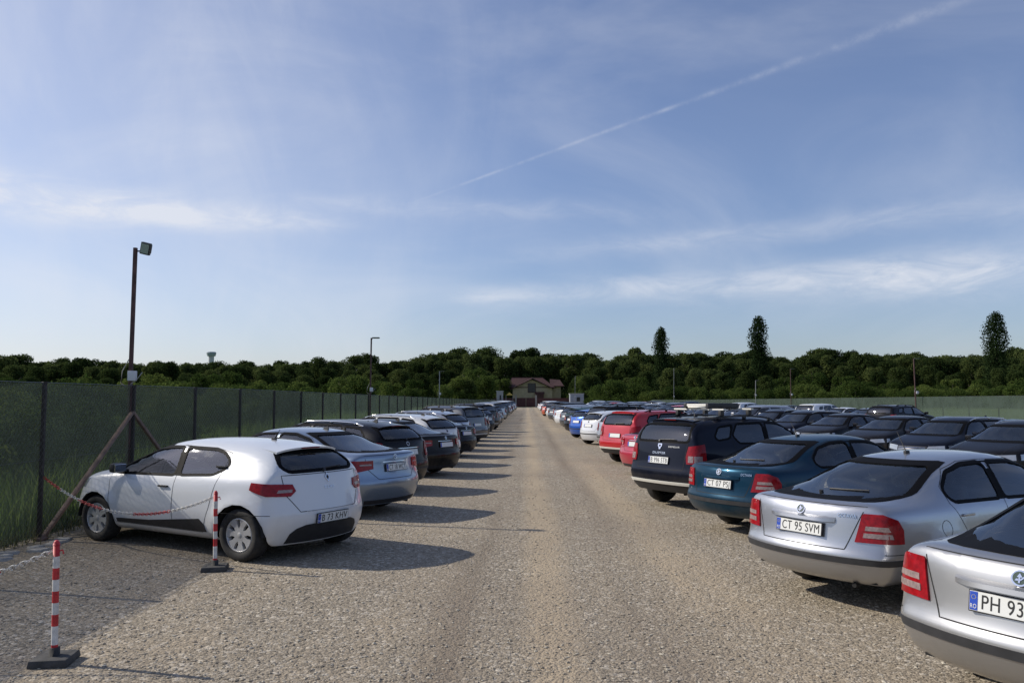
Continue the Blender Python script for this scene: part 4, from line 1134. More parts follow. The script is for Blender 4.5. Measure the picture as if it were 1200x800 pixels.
def crown_mesh(name, h, rx, base, lobes, leaves, size, mat, rnd, shape='round'):
    """crown from base to h built from leaf clumps around many lobes"""
    L = []
    for i in range(lobes):
        t = (i+.5)/lobes
        if shape == 'round':
            z = base + (h-base)*rnd.uniform(.08, .93); k = (z-base)/(h-base); rr = rx*math.sqrt(max(.05, 1-(2*k-.85)**2*.9)); a = rnd.uniform(0, 6.28); d = rr*rnd.uniform(.25, .78)
            L.append((Vector((d*math.cos(a), d*math.sin(a), min(z, h-rx*.52))), rx*rnd.uniform(.20, .40)))
        elif shape == 'bush':
            a = rnd.uniform(0, 6.28); d = rx*rnd.uniform(0, .8); z = (h*.75)*rnd.uniform(.2, 1)*(1-.4*(d/rx)**2)
            L.append((Vector((d*math.cos(a), d*math.sin(a), z)), min(h, rx)*rnd.uniform(.22, .38)))
        else:
            z = base + (h-base)*t*.95; rr = rx*1.12*min(1, (t/.12)**.5, ((1-t)/.16+.22)**.6); a = rnd.uniform(0, 6.28); d = rr*rnd.uniform(.1, .55)
            L.append((Vector((d*math.cos(a), d*math.sin(a), z)), rr*rnd.uniform(.5, .68)))
    vs = []; fs = []
    for i in range(leaves):
        c, r = L[rnd.randrange(len(L))]
        n = Vector((rnd.gauss(0, 1), rnd.gauss(0, 1), rnd.gauss(.25, 1))).normalized(); p = c + n*r*rnd.uniform(.72, 1.08)
        if shape == 'pop': p = c + Vector((n.x, n.y, n.z*2.1))*r*rnd.uniform(.7, 1.05)
        if p.z > h and shape == 'bush': p.z = h - rnd.random()*.3
        if p.z < .1: p.z = .1 + rnd.random()*.3
        q = (n + Vector((rnd.gauss(0, .6), rnd.gauss(0, .6), rnd.gauss(0, .6)))).normalized()
        a = q.orthogonal().normalized(); b = q.cross(a); th = rnd.uniform(0, 6.28); a, b = a*math.cos(th)+b*math.sin(th), b*math.cos(th)-a*math.sin(th)
        s = size*rnd.uniform(.6, 1.3); o = len(vs)
        vs += [p-a*s, p+b*s*.55, p+a*s, p-b*s*.55]; fs.append((o, o+1, o+2, o+3))
    me = bpy.data.meshes.new(name); me.from_pydata([tuple(v) for v in vs], [], fs); me.materials.append(mat); return me
def trunk_mesh(h, r, base, rx, rnd, limbs=6):
    b = bmesh.new(); top = base + (h-base)*.55
    tube(b, [(0, 0, -.1), (rnd.uniform(-.1, .1), rnd.uniform(-.1, .1), base*.6), (rnd.uniform(-.2, .2), rnd.uniform(-.2, .2), base), (rnd.uniform(-.3, .3), rnd.uniform(-.3, .3), top)], r, 7, r2=r*.3)
    for k in range(limbs):
        a = rnd.uniform(0, 6.28); z = base*.8 + (top-base*.8)*rnd.random(); d = rx*.6
        tube(b, [(0, 0, z), (d*.5*math.cos(a), d*.5*math.sin(a), z+d*.4), (d*math.cos(a), d*math.sin(a), z+d*.9)], r*.4, 5, r2=r*.1)
    return finish(b, 'trunk', [BARK], True)
rnd = random.Random(11)
TREES = []
for k in range(6):
    h = 15; rx = rnd.uniform(4.0, 5.2)
    TREES.append((crown_mesh('crown', h, rx, .5, 58, 9000, .27, LEAF, rnd), trunk_mesh(h, .26, 3.2, rx, rnd)))
TREEB = []
for k in range(3):
    TREEB.append((crown_mesh('crown', 8.8, 4.0, 1.0, 26, 6500, .20, LEAFB, rnd), trunk_mesh(10, .18, 1.8, 4, rnd)))
BUSH = []
for k in range(4):
    BUSH.append((crown_mesh('crown', 3.2, 2.4, .2, 30, 9000, .085, LEAFB, rnd, 'bush'), trunk_mesh(2.2, .07, .4, 1.8, rnd, 5)))
POP = [(crown_mesh('crown', 22, 2.3+.3*k, 1.6, 60, 10000, .24, LEAFP, rnd, 'pop'), trunk_mesh(20, .35, 3, .8, rnd, 3)) for k in range(3)]
def plant(kind, src, x, y, s, label, group, cat='tree', z=-.03, sz=None):
    r = bpy.data.objects.new(kind, None); COL.objects.link(r); r.location = (x, y, z); r.rotation_euler = (0, 0, rnd.uniform(0, 6.28)); r.scale = (s, s, sz or s)
    tag(r, label, cat, group); link('crown', src[0], r); link('trunk' if cat == 'tree' else 'stem', src[1], r); return r
def px2x(px, y): return (px-617)/970*y
n = 0
# the wood behind, two staggered rows, left part lower
for row, (yy, step, hh) in enumerate(((268, 4.6, 17.6), (256, 5.0, 16.6), (240, 6.0, 14.6), (226, 7.0, 11.6))):
    px = -60
    while px < 1300:
        px += step*970/yy*rnd.uniform(.75, 1.25)
        if px < 400: y = yy - 45; h = (hh-4.6)*(1 if px > 20 else 1.15)
        elif px < 560: y = yy - 45*(560-px)/160; h = hh - 4.4*(560-px)/160
        else: y = yy; h = hh
        y += rnd.uniform(-4, 4); x = px2x(px, y)
        if row > 1 and 575 < px < 680: continue
        h *= rnd.uniform(.86, 1.05)
        lab = ('leafy tree on the skyline at the back of the wood', 'dark tree just under the skyline of the wood', 'broad dark tree in the middle of the wood', 'lower dark tree on the front edge of the wood')[row]
        plant('broadleaf_tree', rnd.choice(TREES), x, y, h/15, lab, 'trees of the wood behind the car park', sz=h/15*rnd.uniform(.95, 1.1)); n += 1
# brighter trees and scrub in front of it
for px, y, h in ((262, 118, 7.6), (232, 112, 6.2), (300, 120, 6.0), (205, 100, 5.4), (170, 120, 5.4), (350, 150, 6.6), (395, 150, 5.6), (450, 150, 7.0), (485, 170, 7.5), (555, 200, 11.5), (570, 190, 9), (540, 185, 8.5), (520, 170, 6),
                 (690, 205, 9.5), (720, 200, 8), (750, 200, 8.8), (790, 195, 7.5), (820, 190, 7.6), (850, 200, 8.5), (880, 185, 7.2), (950, 195, 9.8), (985, 190, 9), (1010, 185, 7), (1040, 190, 7), (1110, 190, 8.2), (1140, 180, 7.8), (1185, 185, 7.4), (1080, 185, 6.5), (120, 120, 5.0), (60, 110, 4.2), (20, 130, 5), (-20, 110, 5), (915, 200, 8.6), (1220, 190, 8), (585, 215, 9), (425, 120, 4.6)):
    plant('young_tree', rnd.choice(TREEB), px2x(px, y), y, h/10*(.94 if px < 460 else 1), 'bright green young tree in front of the dark wood', 'bright young trees in front of the wood')
for k in range(70):
    px = rnd.uniform(430, 1215); y = rnd.uniform(178, 216)
    if 590 < px < 675: continue
    plant('young_tree', rnd.choice(TREEB+TREES[:2]), px2x(px, y), y, rnd.uniform(.36, .78), 'bright green young tree in front of the dark wood', 'bright young trees in front of the wood', sz=rnd.uniform(.38, .66))
for k in range(26):      # scrub hard behind the far right fence
    px = 700 + k*20 + rnd.uniform(-6, 6); y = rnd.uniform(150, 178); plant('bush', rnd.choice(BUSH), px2x(px, y), y, rnd.uniform(1.2, 1.9), 'rounded green bush behind the far right fence', 'bushes behind the right fence', 'bush')
for k in range(34):
    px = -40 + k*15.5 + rnd.uniform(-8, 8); y = rnd.uniform(70, 125)
    if px2x(px, y) > -12: continue
    plant('young_tree', rnd.choice(TREEB), px2x(px, y), y, rnd.uniform(.40, .54), 'bright green young tree in front of the dark wood', 'bright young trees in front of the wood', sz=rnd.uniform(.40, .52))
for k in range(34):      # scrub outside the left fence
    y = rnd.choice((rnd.uniform(22, 60), rnd.uniform(60, 140))); x = -6.8 - rnd.uniform(3.5 + .06*y, 10 + .35*y); s = rnd.uniform(.6, 1.05)*(1 + y/300)
    plant('bush', rnd.choice(BUSH), x, y, s, 'rounded green bush outside the left fence', 'bushes outside the left fence', 'bush')
for px, y, h in ((30, 15, 1.9), (100, 17, 2.0), (200, 24, 2.0), (-40, 13, 2.2), (250, 34, 2.1), (160, 21, 1.6), (300, 40, 2.0)):
    x = px2x(px, y)
    if x > -9: x = -9.5 - rnd.random()
    plant('bush', rnd.choice(BUSH), x, y, h/3.2, 'rounded green bush outside the left fence', 'bushes outside the left fence', 'bush')
for k, (px, top, y, src, lab) in enumerate(((774, 385, 215, POP[0], 'shorter slim poplar standing left of the other two, above the wood'), (888, 373, 215, POP[1], 'tall dark poplar in the middle, standing clear above the wood'), (1162, 370, 205, POP[2], 'tallest poplar, at the right edge above the wood'))):
    h = CAMH + (467-top)/970*y; plant('poplar_tree', src, px2x(px, y), y, h/22, lab, None, sz=h/22)
# weeds and long grass outside the fence and along its foot
def grass_blades(name, count, fn, label, mat, h0, h1, wd):
    vs = []; fs = []
    for _ in range(count):
        x, y = fn(); h = rnd.uniform(h0, h1)*(1+y*.004); a = rnd.uniform(0, 6.28); lx, ly = rnd.gauss(0, .25)*h, rnd.gauss(0, .25)*h; ww = wd*(1+y*.03)
        dx, dy = math.cos(a)*ww, math.sin(a)*ww; o = len(vs)
        vs += [(x-dx, y-dy, 0), (x+dx, y+dy, 0), (x+lx*.4+dx*.7, y+ly*.4+dy*.7, h*.6), (x+lx*.4-dx*.7, y+ly*.4-dy*.7, h*.6), (x+lx, y+ly, h)]
        fs += [(o, o+1, o+2, o+3), (o+3, o+2, o+4)]
    me = bpy.data.meshes.new(name); me.from_pydata(vs, [], fs); me.materials.append(mat)
    tag(link(name, me), label, 'grass', kind='stuff')
def f_out():
    y = 5 + 60*rnd.random()**1.5; return -7.1 - rnd.random()**1.3*(6+y*.5), y
def f_foot():
    y = 8 + 60*rnd.random()**1.4; return -6.9 + rnd.gauss(0, .14), y
grass_blades('tall_grass', 60000, f_out, 'long green grass and weeds growing outside the left fence', leaf_mat('grass_blades', (.11, .20, .04), (.22, .30, .09), .45), .35, 1.0, .006)
grass_blades('dry_weeds', 5000, f_foot, 'short dry weeds along the foot of the left fence', leaf_mat('dry_blades', (.16, .15, .06), (.32, .28, .14), .2), .04, .20, .004)
# ------------------------------------------------------------------ fences
def net_mat(name, alpha, col, fine=True):
    m = bpy.data.materials.new(name); m.use_nodes = True; nt = m.node_tree; nt.nodes.clear(); l = nt.links.new
    out = N(nt, 'ShaderNodeOutputMaterial'); tr = N(nt, 'ShaderNodeBsdfTransparent'); d = N(nt, 'ShaderNodeBsdfDiffuse'); t = N(nt, 'ShaderNodeBsdfTranslucent')
    tc = N(nt, 'ShaderNodeTexCoord'); nz = N(nt, 'ShaderNodeTexNoise', i_Scale=1.3, i_Detail=6.0, i_Roughness=.6); l(tc.outputs['Object'], nz.inputs['Vector'])
    mx = N(nt, 'ShaderNodeMix', data_type='RGBA'); l(nz.outputs['Fac'], mx.inputs[0]); mx.inputs[6].default_value = (*[c*.7 for c in col], 1); mx.inputs[7].default_value = (*[c*1.3 for c in col], 1)
    l(mx.outputs[2], d.inputs[0]); l(mx.outputs[2], t.inputs[0])
    s = N(nt, 'ShaderNodeMixShader'); s.inputs[0].default_value = .3; l(d.outputs[0], s.inputs[1]); l(t.outputs[0], s.inputs[2])
    mr0 = N(nt, 'ShaderNodeMapRange', i_1=.3, i_2=.7, i_3=-.07, i_4=.07); l(nz.outputs['Fac'], mr0.inputs[0])
    # backlit, slanting look painted in: net colour lighter and more opaque with distance
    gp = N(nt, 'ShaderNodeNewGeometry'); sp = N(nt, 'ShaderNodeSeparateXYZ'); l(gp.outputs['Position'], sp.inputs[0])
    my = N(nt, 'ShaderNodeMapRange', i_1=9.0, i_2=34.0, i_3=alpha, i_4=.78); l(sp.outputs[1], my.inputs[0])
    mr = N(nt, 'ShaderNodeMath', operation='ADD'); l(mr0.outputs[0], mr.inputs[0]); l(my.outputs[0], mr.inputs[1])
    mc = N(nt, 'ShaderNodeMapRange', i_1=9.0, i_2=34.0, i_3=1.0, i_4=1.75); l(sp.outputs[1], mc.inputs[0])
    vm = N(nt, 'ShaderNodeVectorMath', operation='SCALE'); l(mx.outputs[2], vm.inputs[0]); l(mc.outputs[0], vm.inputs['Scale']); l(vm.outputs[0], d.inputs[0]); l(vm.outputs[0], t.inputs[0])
    s2 = N(nt, 'ShaderNodeMixShader'); l(mr.outputs[0], s2.inputs[0]); l(tr.outputs[0], s2.inputs[1]); l(s.outputs[0], s2.inputs[2]); l(s2.outputs[0], out.inputs[0])
    return m
NET = net_mat('shade_net', .60, (.050, .066, .054))
NET2 = NET
POSTM = simple('fence_post', (.045, .035, .032), .7, noise=.3, scale=9)
WIREM = simple('fence_wire', (.16, .17, .165), .5, metal=.5)
RUSTM = simple('rusty_steel', (.085, .042, .036), .75, noise=.4, scale=7)
FX = -6.75; PITCH = 2.65
def fence(name, label, pts, hfun, netmat, chain=0, group=None, zigzag=False, postmat=POSTM):
    """pts: post positions in order; one thing with post, net and wire parts"""
    r = bpy.data.objects.new(name, None); COL.objects.link(r); r.location = (pts[0][0], pts[0][1], 0); tag(r, label, 'fence', group)
    x0, y0 = pts[0]
    for i, (x, y) in enumerate(pts):
        b = bmesh.new(); h = hfun(i); bx(b, x-x0, y-y0, h/2, .05, .05, h, bev=.006); bx(b, x-x0, y-y0, h+.008, .06, .06, .016)
        link('post', finish(b, 'post', [postmat], True, .6), r)
    b = bmesh.new(); prev = None
    dx, dy = pts[-1][0]-x0, pts[-1][1]-y0; ln = math.hypot(dx, dy); nx, ny = dy/ln, -dx/ln
    for i, (x, y) in enumerate(pts):
        sub = 4 if i < len(pts)-1 else 1
        for k in range(sub):
            t = k/4; X = x-x0 + ((pts[i+1][0]-x)*t if k else 0); Y = y-y0 + ((pts[i+1][1]-y)*t if k else 0); h = hfun(i)
            sag = -.018*math.sin(math.pi*t); wob = .035 + rnd.uniform(-.006, .006)
            col = [b.verts.new((X - nx*wob, Y - ny*wob, zz)) for zz in (.03, h*.5, h+sag)]
            if prev:
                for j in range(2): b.faces.new([prev[j], col[j], col[j+1], prev[j+1]])
            prev = col
    link('shade_net', finish(b, 'shade_net', [netmat], True), r)
    b = bmesh.new()
    tp = [(x-x0, y-y0, hfun(i)+.004) for i, (x, y) in enumerate(pts)]
    tube(b, tp, .006, 5); tube(b, [(p[0], p[1], 1.1) for p in tp], .003, 4)
    link('top_wire', finish(b, 'top_wire', [WIREM]), r)
    if chain:
        vs = []; fs = []; c = .065; wv = .0022; 
        Lc = chain*PITCH; H = hfun(0)-.03
        # diamond mesh: two families of straight wires along the fence plane (the fence runs along y)
        def wire(ya, za, yb, zb, xo):
            d = Vector((0, yb-ya, zb-za)).normalized(); nrm = Vector((0, -d.z, d.y))*wv; o = len(vs)
            vs.extend([(xo, ya+nrm.y, za+nrm.z), (xo, ya-nrm.y, za-nrm.z), (xo, yb-nrm.y, zb-nrm.z), (xo, yb+nrm.y, zb+nrm.z)]); fs.append((o, o+1, o+2, o+3))
            vs.extend([(xo+wv, ya, za), (xo-wv, ya, za), (xo-wv, yb, zb), (xo+wv, yb, zb)]); fs.append((o+4, o+5, o+6, o+7))
        k = -H
        while k < Lc:
            a, z = k, 0.0; e, ze = k+H, H
            if a < 0: z = -a; a = 0
            if e > Lc: ze = H-(e-Lc); e = Lc
            wire(a, z+.03, e, ze+.03, .03); wire(a, H-z+.03, e, H-ze+.03, .034)
            k += c*1.41
        me = bpy.data.meshes.new('chain_link'); me.from_pydata(vs, [], fs); me.materials.append(WIREM); link('chain_link', me, r)
    return r
nP = 69
lp = [(FX, 6.20 + PITCH*i) for i in range(nP)]
def lh(i): return 2.17 - .36*min(1, max(0, (lp[i][1]-20)/90))
r = fence('mesh_fence', 'long green shade net fence on dark posts beside the left row of cars', lp[:8], lh, NET, chain=7)
r['label'] = 'chain link and thin green net fence on dark posts, left foreground'
fence('mesh_fence', 'long green net fence running into the distance behind the left row of cars', lp[7:], lambda i: lh(i+7), NET2)
rp = [(24.6, 6 + 2.9*i) for i in range(64)]
def rh(i): return 2.12 - .36*min(1, max(0, (rp[i][1]-35)/90))
fence('mesh_fence', 'green net fence closing the car park behind the last row on the right', rp, rh, NET2)

# ------------------------------------------------------------------ lamp poles
BOXW = simple('junction_box', (.62, .62, .63), .5)
LAMPB = simple('lamp_housing', (.03, .03, .032), .45)
LENS = simple('lamp_glass', (.28, .33, .30), .15, coat=.8)
def lamp(x, y, h, label, brace=False, mat=RUSTM, head=1, group=None, leanx=.10):
    r = bpy.data.objects.new('lamp_pole', None); COL.objects.link(r); r.location = (x, y, 0); tag(r, label, 'lamp pole', group)
    b = bmesh.new(); M = Matrix.Rotation(math.atan2(leanx, h), 4, 'Y'); bx(b, 0, 0, h/2, .058, .058, h, bev=.006, M=M); link('pole', finish(b, 'pole', [mat], True, .6), r)
    tx = leanx
    b = bmesh.new()
    if head == 1:
        M = Matrix.Translation((tx+.19, -.02, h-.02)) @ Matrix.Rotation(R(14), 4, 'Y') @ Matrix.Rotation(R(12), 4, 'X')
        bx(b, 0, 0, 0, .17, .07, .21, bev=.012, M=M); bx(b, 0, .05, 0, .13, .05, .16, M=M)
        for k in range(5): bx(b, -.055+.0275*k, .085, 0, .006, .03, .15, M=M)
        fl = link('floodlight', finish(b, 'floodlight', [LAMPB], True, .6), r)
        b = bmesh.new(); bx(b, 0, -.038, 0, .135, .006, .165, M=M); link('lamp_glass', finish(b, 'lamp_glass', [LENS]), fl)
        b = bmesh.new(); tube(b, [(tx, 0, h-.06), (tx+.10, 0, h-.06), (tx+.19, .03, h-.04)], .014, 6); link('bracket', finish(b, 'bracket', [LAMPB]), r)
    else:
        bx(b, tx+.20, 0, h+.0, .30, .20, .045, bev=.012); fl = link('floodlight', finish(b, 'floodlight', [LAMPB], True, .6), r)
        b = bmesh.new(); bx(b, tx+.21, 0, h-.026, .24, .15, .006); link('lamp_glass', finish(b, 'lamp_glass', [LENS]), fl)
        b = bmesh.new(); tube(b, [(0+tx, 0, h-.08), (tx+.06, 0, h-.01)], .02, 6); link('bracket', finish(b, 'bracket', [LAMPB]), r)
    b = bmesh.new(); bx(b, .07, -.055, 2.34, .13, .09, .17, bev=.01); link('junction_box', finish(b, 'junction_box', [BOXW], True, .6), r)
    b = bmesh.new(); tube(b, [(.0, -.05, 2.62), (-.10, -.06, 2.42), (-.12, -.06, 2.22), (0, -.05, 2.12)], .009, 5); tube(b, [(.05, -.06, 2.20), (.14, -.06, 2.26), (.24, -.05, 2.40)], .007, 5)
    link('cable', finish(b, 'cable', [simple('cable_grey', (.3, .3, .3), .6)], True), r)
    if brace:
        for ye, xe in ((-2.62, .10), (2.62, .10)):
            b = bmesh.new(); p0 = Vector((.07, 0, 1.72)); p1 = Vector((xe, ye, .0)); d = (p1-p0)
            M = Matrix.Translation((p0+p1)/2) @ d.to_track_quat('Z', 'Y').to_matrix().to_4x4(); bx(b, 0, 0, 0, .055, .055, d.length, bev=.006, M=M)
            bx(b, xe, ye, .02, .12, .16, .04)
            link('brace', finish(b, 'brace', [simple('brace_steel', (.20, .13, .10), .7, noise=.35, scale=8)], True, .6), r)
    return r
lamp(FX-.06, 14.10, 4.56, 'tall rusty lamp pole with floodlight and two slanting braces at the left fence', True, leanx=.03)
lamp(FX+.07, 35.3, 4.55, 'rusty lamp pole with flat lamp head, rising above the left fence', mat=RUSTM, head=2, leanx=.03)
GALV = simple('galvanised', (.30, .30, .29), .6)
lamp(FX-.1, 65, 4.1, 'thin grey pole behind the left fence, third along from the camera', mat=GALV, head=2, leanx=.02)
lamp(24.2, 52, 4.45, 'reddish pole above the right fence, nearest of the poles there', mat=RUSTM, head=2, leanx=-.05)
lamp(24.4, 77, 4.7, 'reddish pole above the right fence, second along and in front of scrub', mat=RUSTM, head=2, leanx=.02)
lamp(24.4, 89, 3.9, 'short grey pole with white lamp head above the right fence', mat=GALV, head=2)
lamp(24.4, 138, 7.0, 'tall thin grey pole before the wood, left of the slim poplars', mat=GALV, head=2)
lamp(8.6, 148, 6.0, 'white grey pole beside the small cabin near the gate', mat=GALV, head=2)

# ------------------------------------------------------------------ striped bollards and chains
REDP = simple('bollard_red', (.50, .025, .03), .55, noise=.35, scale=22); WHP = simple('bollard_white', (.64, .63, .60), .55, noise=.22, scale=18); SLAB = simple('rubber_slab', (.06, .058, .055), .85, noise=.3, scale=14, bump=.4)
def bollard(x, y, label, rz=0):
    r = bpy.data.objects.new('barrier_post', None); COL.objects.link(r); r.location = (x, y, 0); r.rotation_euler = (R(.8), R(-.6), R(rz)); tag(r, label, 'barrier post', None)
    b = bmesh.new(); bx(b, 0, 0, .03, .28, .28, .055, bev=.012, taper=.93); tube(b, [(0, 0, .05), (0, 0, .115)], .038, 14); link('base', finish(b, 'base', [SLAB], True, .7), r)
    b = bmesh.new(); n = 9; z0 = .10; z1 = .865; rad = .023
    for k in range(n):
        a = z0+(z1-z0)*k/n; c = z0+(z1-z0)*(k+1)/n
        if k == 0: a = z0; c = z0+.035
        elif k == 1: a = z0+.035
        tube(b, [(0, 0, a), (0, 0, c)], rad, 16, mi=(k % 2), cap=(k == n-1))
    tube(b, [(0, 0, z1), (0, 0, z1+.02), (0, 0, z1+.032)], rad+.003, 16, mi=0, r2=.012)
    link('striped_tube', finish(b, 'striped_tube', [REDP, WHP], True, .6), r)
    b = bmesh.new(); tube(b, [(.0, 0, z1-.05), (.045, 0, z1-.04), (.05, 0, z1-.07)], .006, 6); link('hook', finish(b, 'hook', [REDP]), r)
    return r
B1 = (-3.50, 6.22); B2 = (-3.56, 9.55)
bollard(*B1, 'red and white striped barrier post in the left foreground', 8); bollard(*B2, 'red and white striped barrier post beside the rear wheel of the white hatchback', 12)
def chain(p0, p1, sag, label, cols, n):
    p0 = Vector(p0); p1 = Vector(p1); b = bmesh.new(); prev = None
    for k in range(n):
        t = (k+.5)/n; p = p0.lerp(p1, t); p.z -= sag*4*t*(1-t)
        q = p0.lerp(p1, t+.01); q.z -= sag*4*(t+.01)*(1-t-.01); d = (q-p).normalized()
        rot = d.to_track_quat('X', 'Z').to_matrix().to_4x4() @ Matrix.Rotation(R(90*(k % 2)+20), 4, 'X')
        M = Matrix.Translation(p) @ rot; L = (p1-p0).length/n*.82; mi = cols(t); pts = []
        for s in range(8):
            a = 2*math.pi*s/8; pts.append(M @ Vector((math.cos(a)*L, math.sin(a)*.017, 0)))
        rr = .0048; rings = []
        for s in range(8):
            c = pts[s]; dd = (pts[(s+1) % 8]-pts[s-1]).normalized(); u = dd.orthogonal().normalized(); v = dd.cross(u)
            rings.append([b.verts.new(c+u*rr*math.cos(h*math.pi/2)+v*rr*math.sin(h*math.pi/2)) for h in range(4)])
        for s in range(8):
            for h in range(4): b.faces.new([rings[s][h], rings[s][(h+1) % 4], rings[(s+1) % 8][(h+1) % 4], rings[(s+1) % 8][h]]).material_index = mi
    return tag(link('plastic_chain', finish(b, 'plastic_chain', [REDP, WHP], True)), label, 'chain', None)
chain((B2[0]-.04, B2[1], .82), (FX+.04, 11.50, .86), .33, 'red and white plastic chain hung across the side of the white hatchback', lambda t: 1 if (t < .22 or .42 < t < .60 or .76 < t < .88) else 0, 86)
chain((B1[0]-.04, B1[1], .82), (-5.9, 6.0, .86), .30, 'red and white plastic chain sagging from the foreground barrier post out to the left', lambda t: 1 if t < .16 or .4 < t < .7 else 0, 62)
bollard(-5.95, 6.0, 'red and white striped barrier post at the far left end of the chain', 0)
# broken concrete edging by the fence foot
b = bmesh.new()
for k in range(9):
    M = Matrix.Translation((-6.42+rnd.uniform(-.16, .16), 9.9+.20*k, .005)) @ Matrix.Rotation(rnd.uniform(-.4, .4), 4, 'Z') @ Matrix.Rotation(rnd.uniform(-.08, .08), 4, 'X')
    bx(b, 0, 0, 0, rnd.uniform(.12, .3), rnd.uniform(.12, .28), .05, bev=.015, M=M, taper=rnd.uniform(.6, .95))
tag(link('broken_concrete', finish(b, 'broken_concrete', [simple('old_concrete', (.40, .38, .34), .9, noise=.3, scale=6)], True, .6)), 'broken pale concrete pieces at the foot of the left fence', 'concrete', kind='stuff')

# ------------------------------------------------------------------ the far end: house, gate, wall, cabin
WALLM = simple('house_wall', (.50, .39, .24), .85, noise=.12, scale=1.2); ROOFM = simple('roof_tiles', (.055, .022, .021), .9, noise=.3, scale=3); DARKM = simple('window_dark', (.02, .022, .025), .2); BROWN = simple('brown_boards', (.085, .028, .024), .7, noise=.25, scale=2); PIL = simple('pillar_plaster', (.36, .33, .28), .85)
HY = 214; k_ = HY/970
def hx(px): return (px-617)*k_
def hz(py): return CAMH + (467-py)*k_
h = bpy.data.objects.new('house', None); COL.objects.link(h); h.location = (hx(629), HY, 0); tag(h, 'beige house with dark red tiled roof beyond the gate at the end of the drive', 'house')
def hp(name, b, mats, parent=h, **kw): return link(name, finish(b, name, mats, **kw), parent)
ox = hx(629)
b = bmesh.new(); x0, x1 = hx(601)-ox, hx(647)-ox; ze = hz(453.5); zr = hz(442.5)
bx(b, (x0+x1)/2, 4.5, ze/2, x1-x0, 9, ze); bx(b, hx(652)-ox, 5.5, hz(452)/2, hx(658)-hx(647), 7, hz(452))
xg = hx(623)-ox
v = [b.verts.new(p) for p in ((hx(601)-ox, -.02, ze-.03), (hx(646)-ox, -.02, ze-.03), (xg, -.02, zr-.5))]; b.faces.new(v)
wl = hp('wall', b, [WALLM])
b = bmesh.new()      # main hipped roof and front gable roof
def quad(*ps): b.faces.new([b.verts.new(p) for p in ps])
e = .7; X0, X1 = x0-e-.3, x1+e; 
quad((X0, -e+.6, ze), (X1, -e+.6, ze), (X1-3.0, 4.5, zr), (X0+.8, 4.5, zr)); quad((X0, 9.6, ze), (X1, 9.6, ze), (X1-3.0, 4.5, zr), (X0+.8, 4.5, zr)); quad((X0, -e+.6, ze), (X0, 9.6, ze), (X0+.8, 4.5, zr)); quad((X1, -e+.6, ze), (X1, 9.6, ze), (X1-3, 4.5, zr))
gx0, gx1 = hx(598)-ox, hx(648)-ox
quad((gx0, -1.0, ze-.5), (xg, -1.0, zr-.25), (xg, 4.5, zr-.02), (gx0, 4.5, ze-.4)); quad((gx1, -1.0, ze-.5), (xg, -1.0, zr-.25), (xg, 4.5, zr-.02), (gx1, 4.5, ze-.4))
quad((hx(645)-ox, 1.2, hz(452)), (hx(661)-ox, 1.2, hz(452)), (hx(657)-ox, 5.5, hz(444.5)), (hx(645)-ox, 5.5, hz(443.5))); quad((hx(661)-ox, 1.2, hz(452)), (hx(661)-ox, 9.5, hz(452)), (hx(657)-ox, 5.5, hz(444.5)))
rf = hp('roof', b, [ROOFM]); sm = rf.modifiers.new('thick', 'SOLIDIFY'); sm.thickness = .22; sm.offset = -1
for (a, c, z0, z1) in ((618.5, 628, 460, 449),):
    b = bmesh.new(); bx(b, (hx(a)+hx(c))/2-ox, -.04, (hz(z0)+hz(z1))/2, hx(c)-hx(a), .10, hz(z1)-hz(z0)); f = hp('window', b, [BROWN]); b = bmesh.new(); bx(b, (hx(a)+hx(c))/2-ox, -.10, (hz(z0)+hz(z1))/2, (hx(c)-hx(a))*.88, .06, (hz(z1)-hz(z0))*.9); hp('pane', b, [DARKM], f)
b = bmesh.new(); bx(b, (hx(628)+hx(637))/2-ox, -.8, 1.6, hx(637)-hx(628), 1.6, 3.2); quad((hx(627)-ox, -1.8, 3.15), (hx(638)-ox, -1.8, 3.15), (hx(638)-ox, 0, 3.7), (hx(627)-ox, 0, 3.7)); hp('porch', b, [BROWN])
g = bpy.data.objects.new('boundary_wall', None); COL.objects.link(g); g.location = (0, GATEY, 0); tag(g, 'low brown board fence closing the far end right of the gate', 'fence')
kx = GATEY/970
b = bmesh.new(); bx(b, ((628+722)/2-617)*kx, 0, 1.05, (722-628)*kx, .12, 2.1)
link('boards', finish(b, 'boards', [BROWN]), g)
for px in (697, 706, 722):
    b = bmesh.new(); bx(b, (px-617)*kx, -.1, 1.25, .5, .4, 2.5, bev=.03); link('pillar', finish(b, 'pillar', [PIL]), g)
g = bpy.data.objects.new('gate', None); COL.objects.link(g); g.location = (0, GATEY, 0); tag(g, 'dark red brown gate between pale pillars at the end of the drive', 'gate')
for px in (604.5, 628.2):
    b = bmesh.new(); bx(b, (px-617)*kx, 0, 1.35, .42, .42, 2.7, bev=.03); bx(b, (px-617)*kx, 0, 2.74, .52, .52, .08); link('pillar', finish(b, 'pillar', [PIL]), g)
for a, c in ((605.6, 616.2), (616.6, 627.2)):
    b = bmesh.new(); bx(b, ((a+c)/2-617)*kx, 0, 1.1, (c-a)*kx, .06, 2.1); bx(b, ((a+c)/2-617)*kx, -.05, 2.0, (c-a)*kx, .05, .1); bx(b, ((a+c)/2-617)*kx, -.05, .3, (c-a)*kx, .05, .1); link('leaf', finish(b, 'leaf', [BROWN]), g)
g = bpy.data.objects.new('boundary_wall', None); COL.objects.link(g); g.location = (0, GATEY+.4, 0); tag(g, 'short brown fence left of the gate, behind the last cars', 'fence')
b = bmesh.new(); bx(b, ((565+604)/2-617)*kx, 0, 1.05, (604-565)*kx, .12, 2.1); link('boards', finish(b, 'boards', [BROWN]), g)
CABM = simple('cabin_panel', (.30, .33, .38), .55, noise=.1, scale=2)
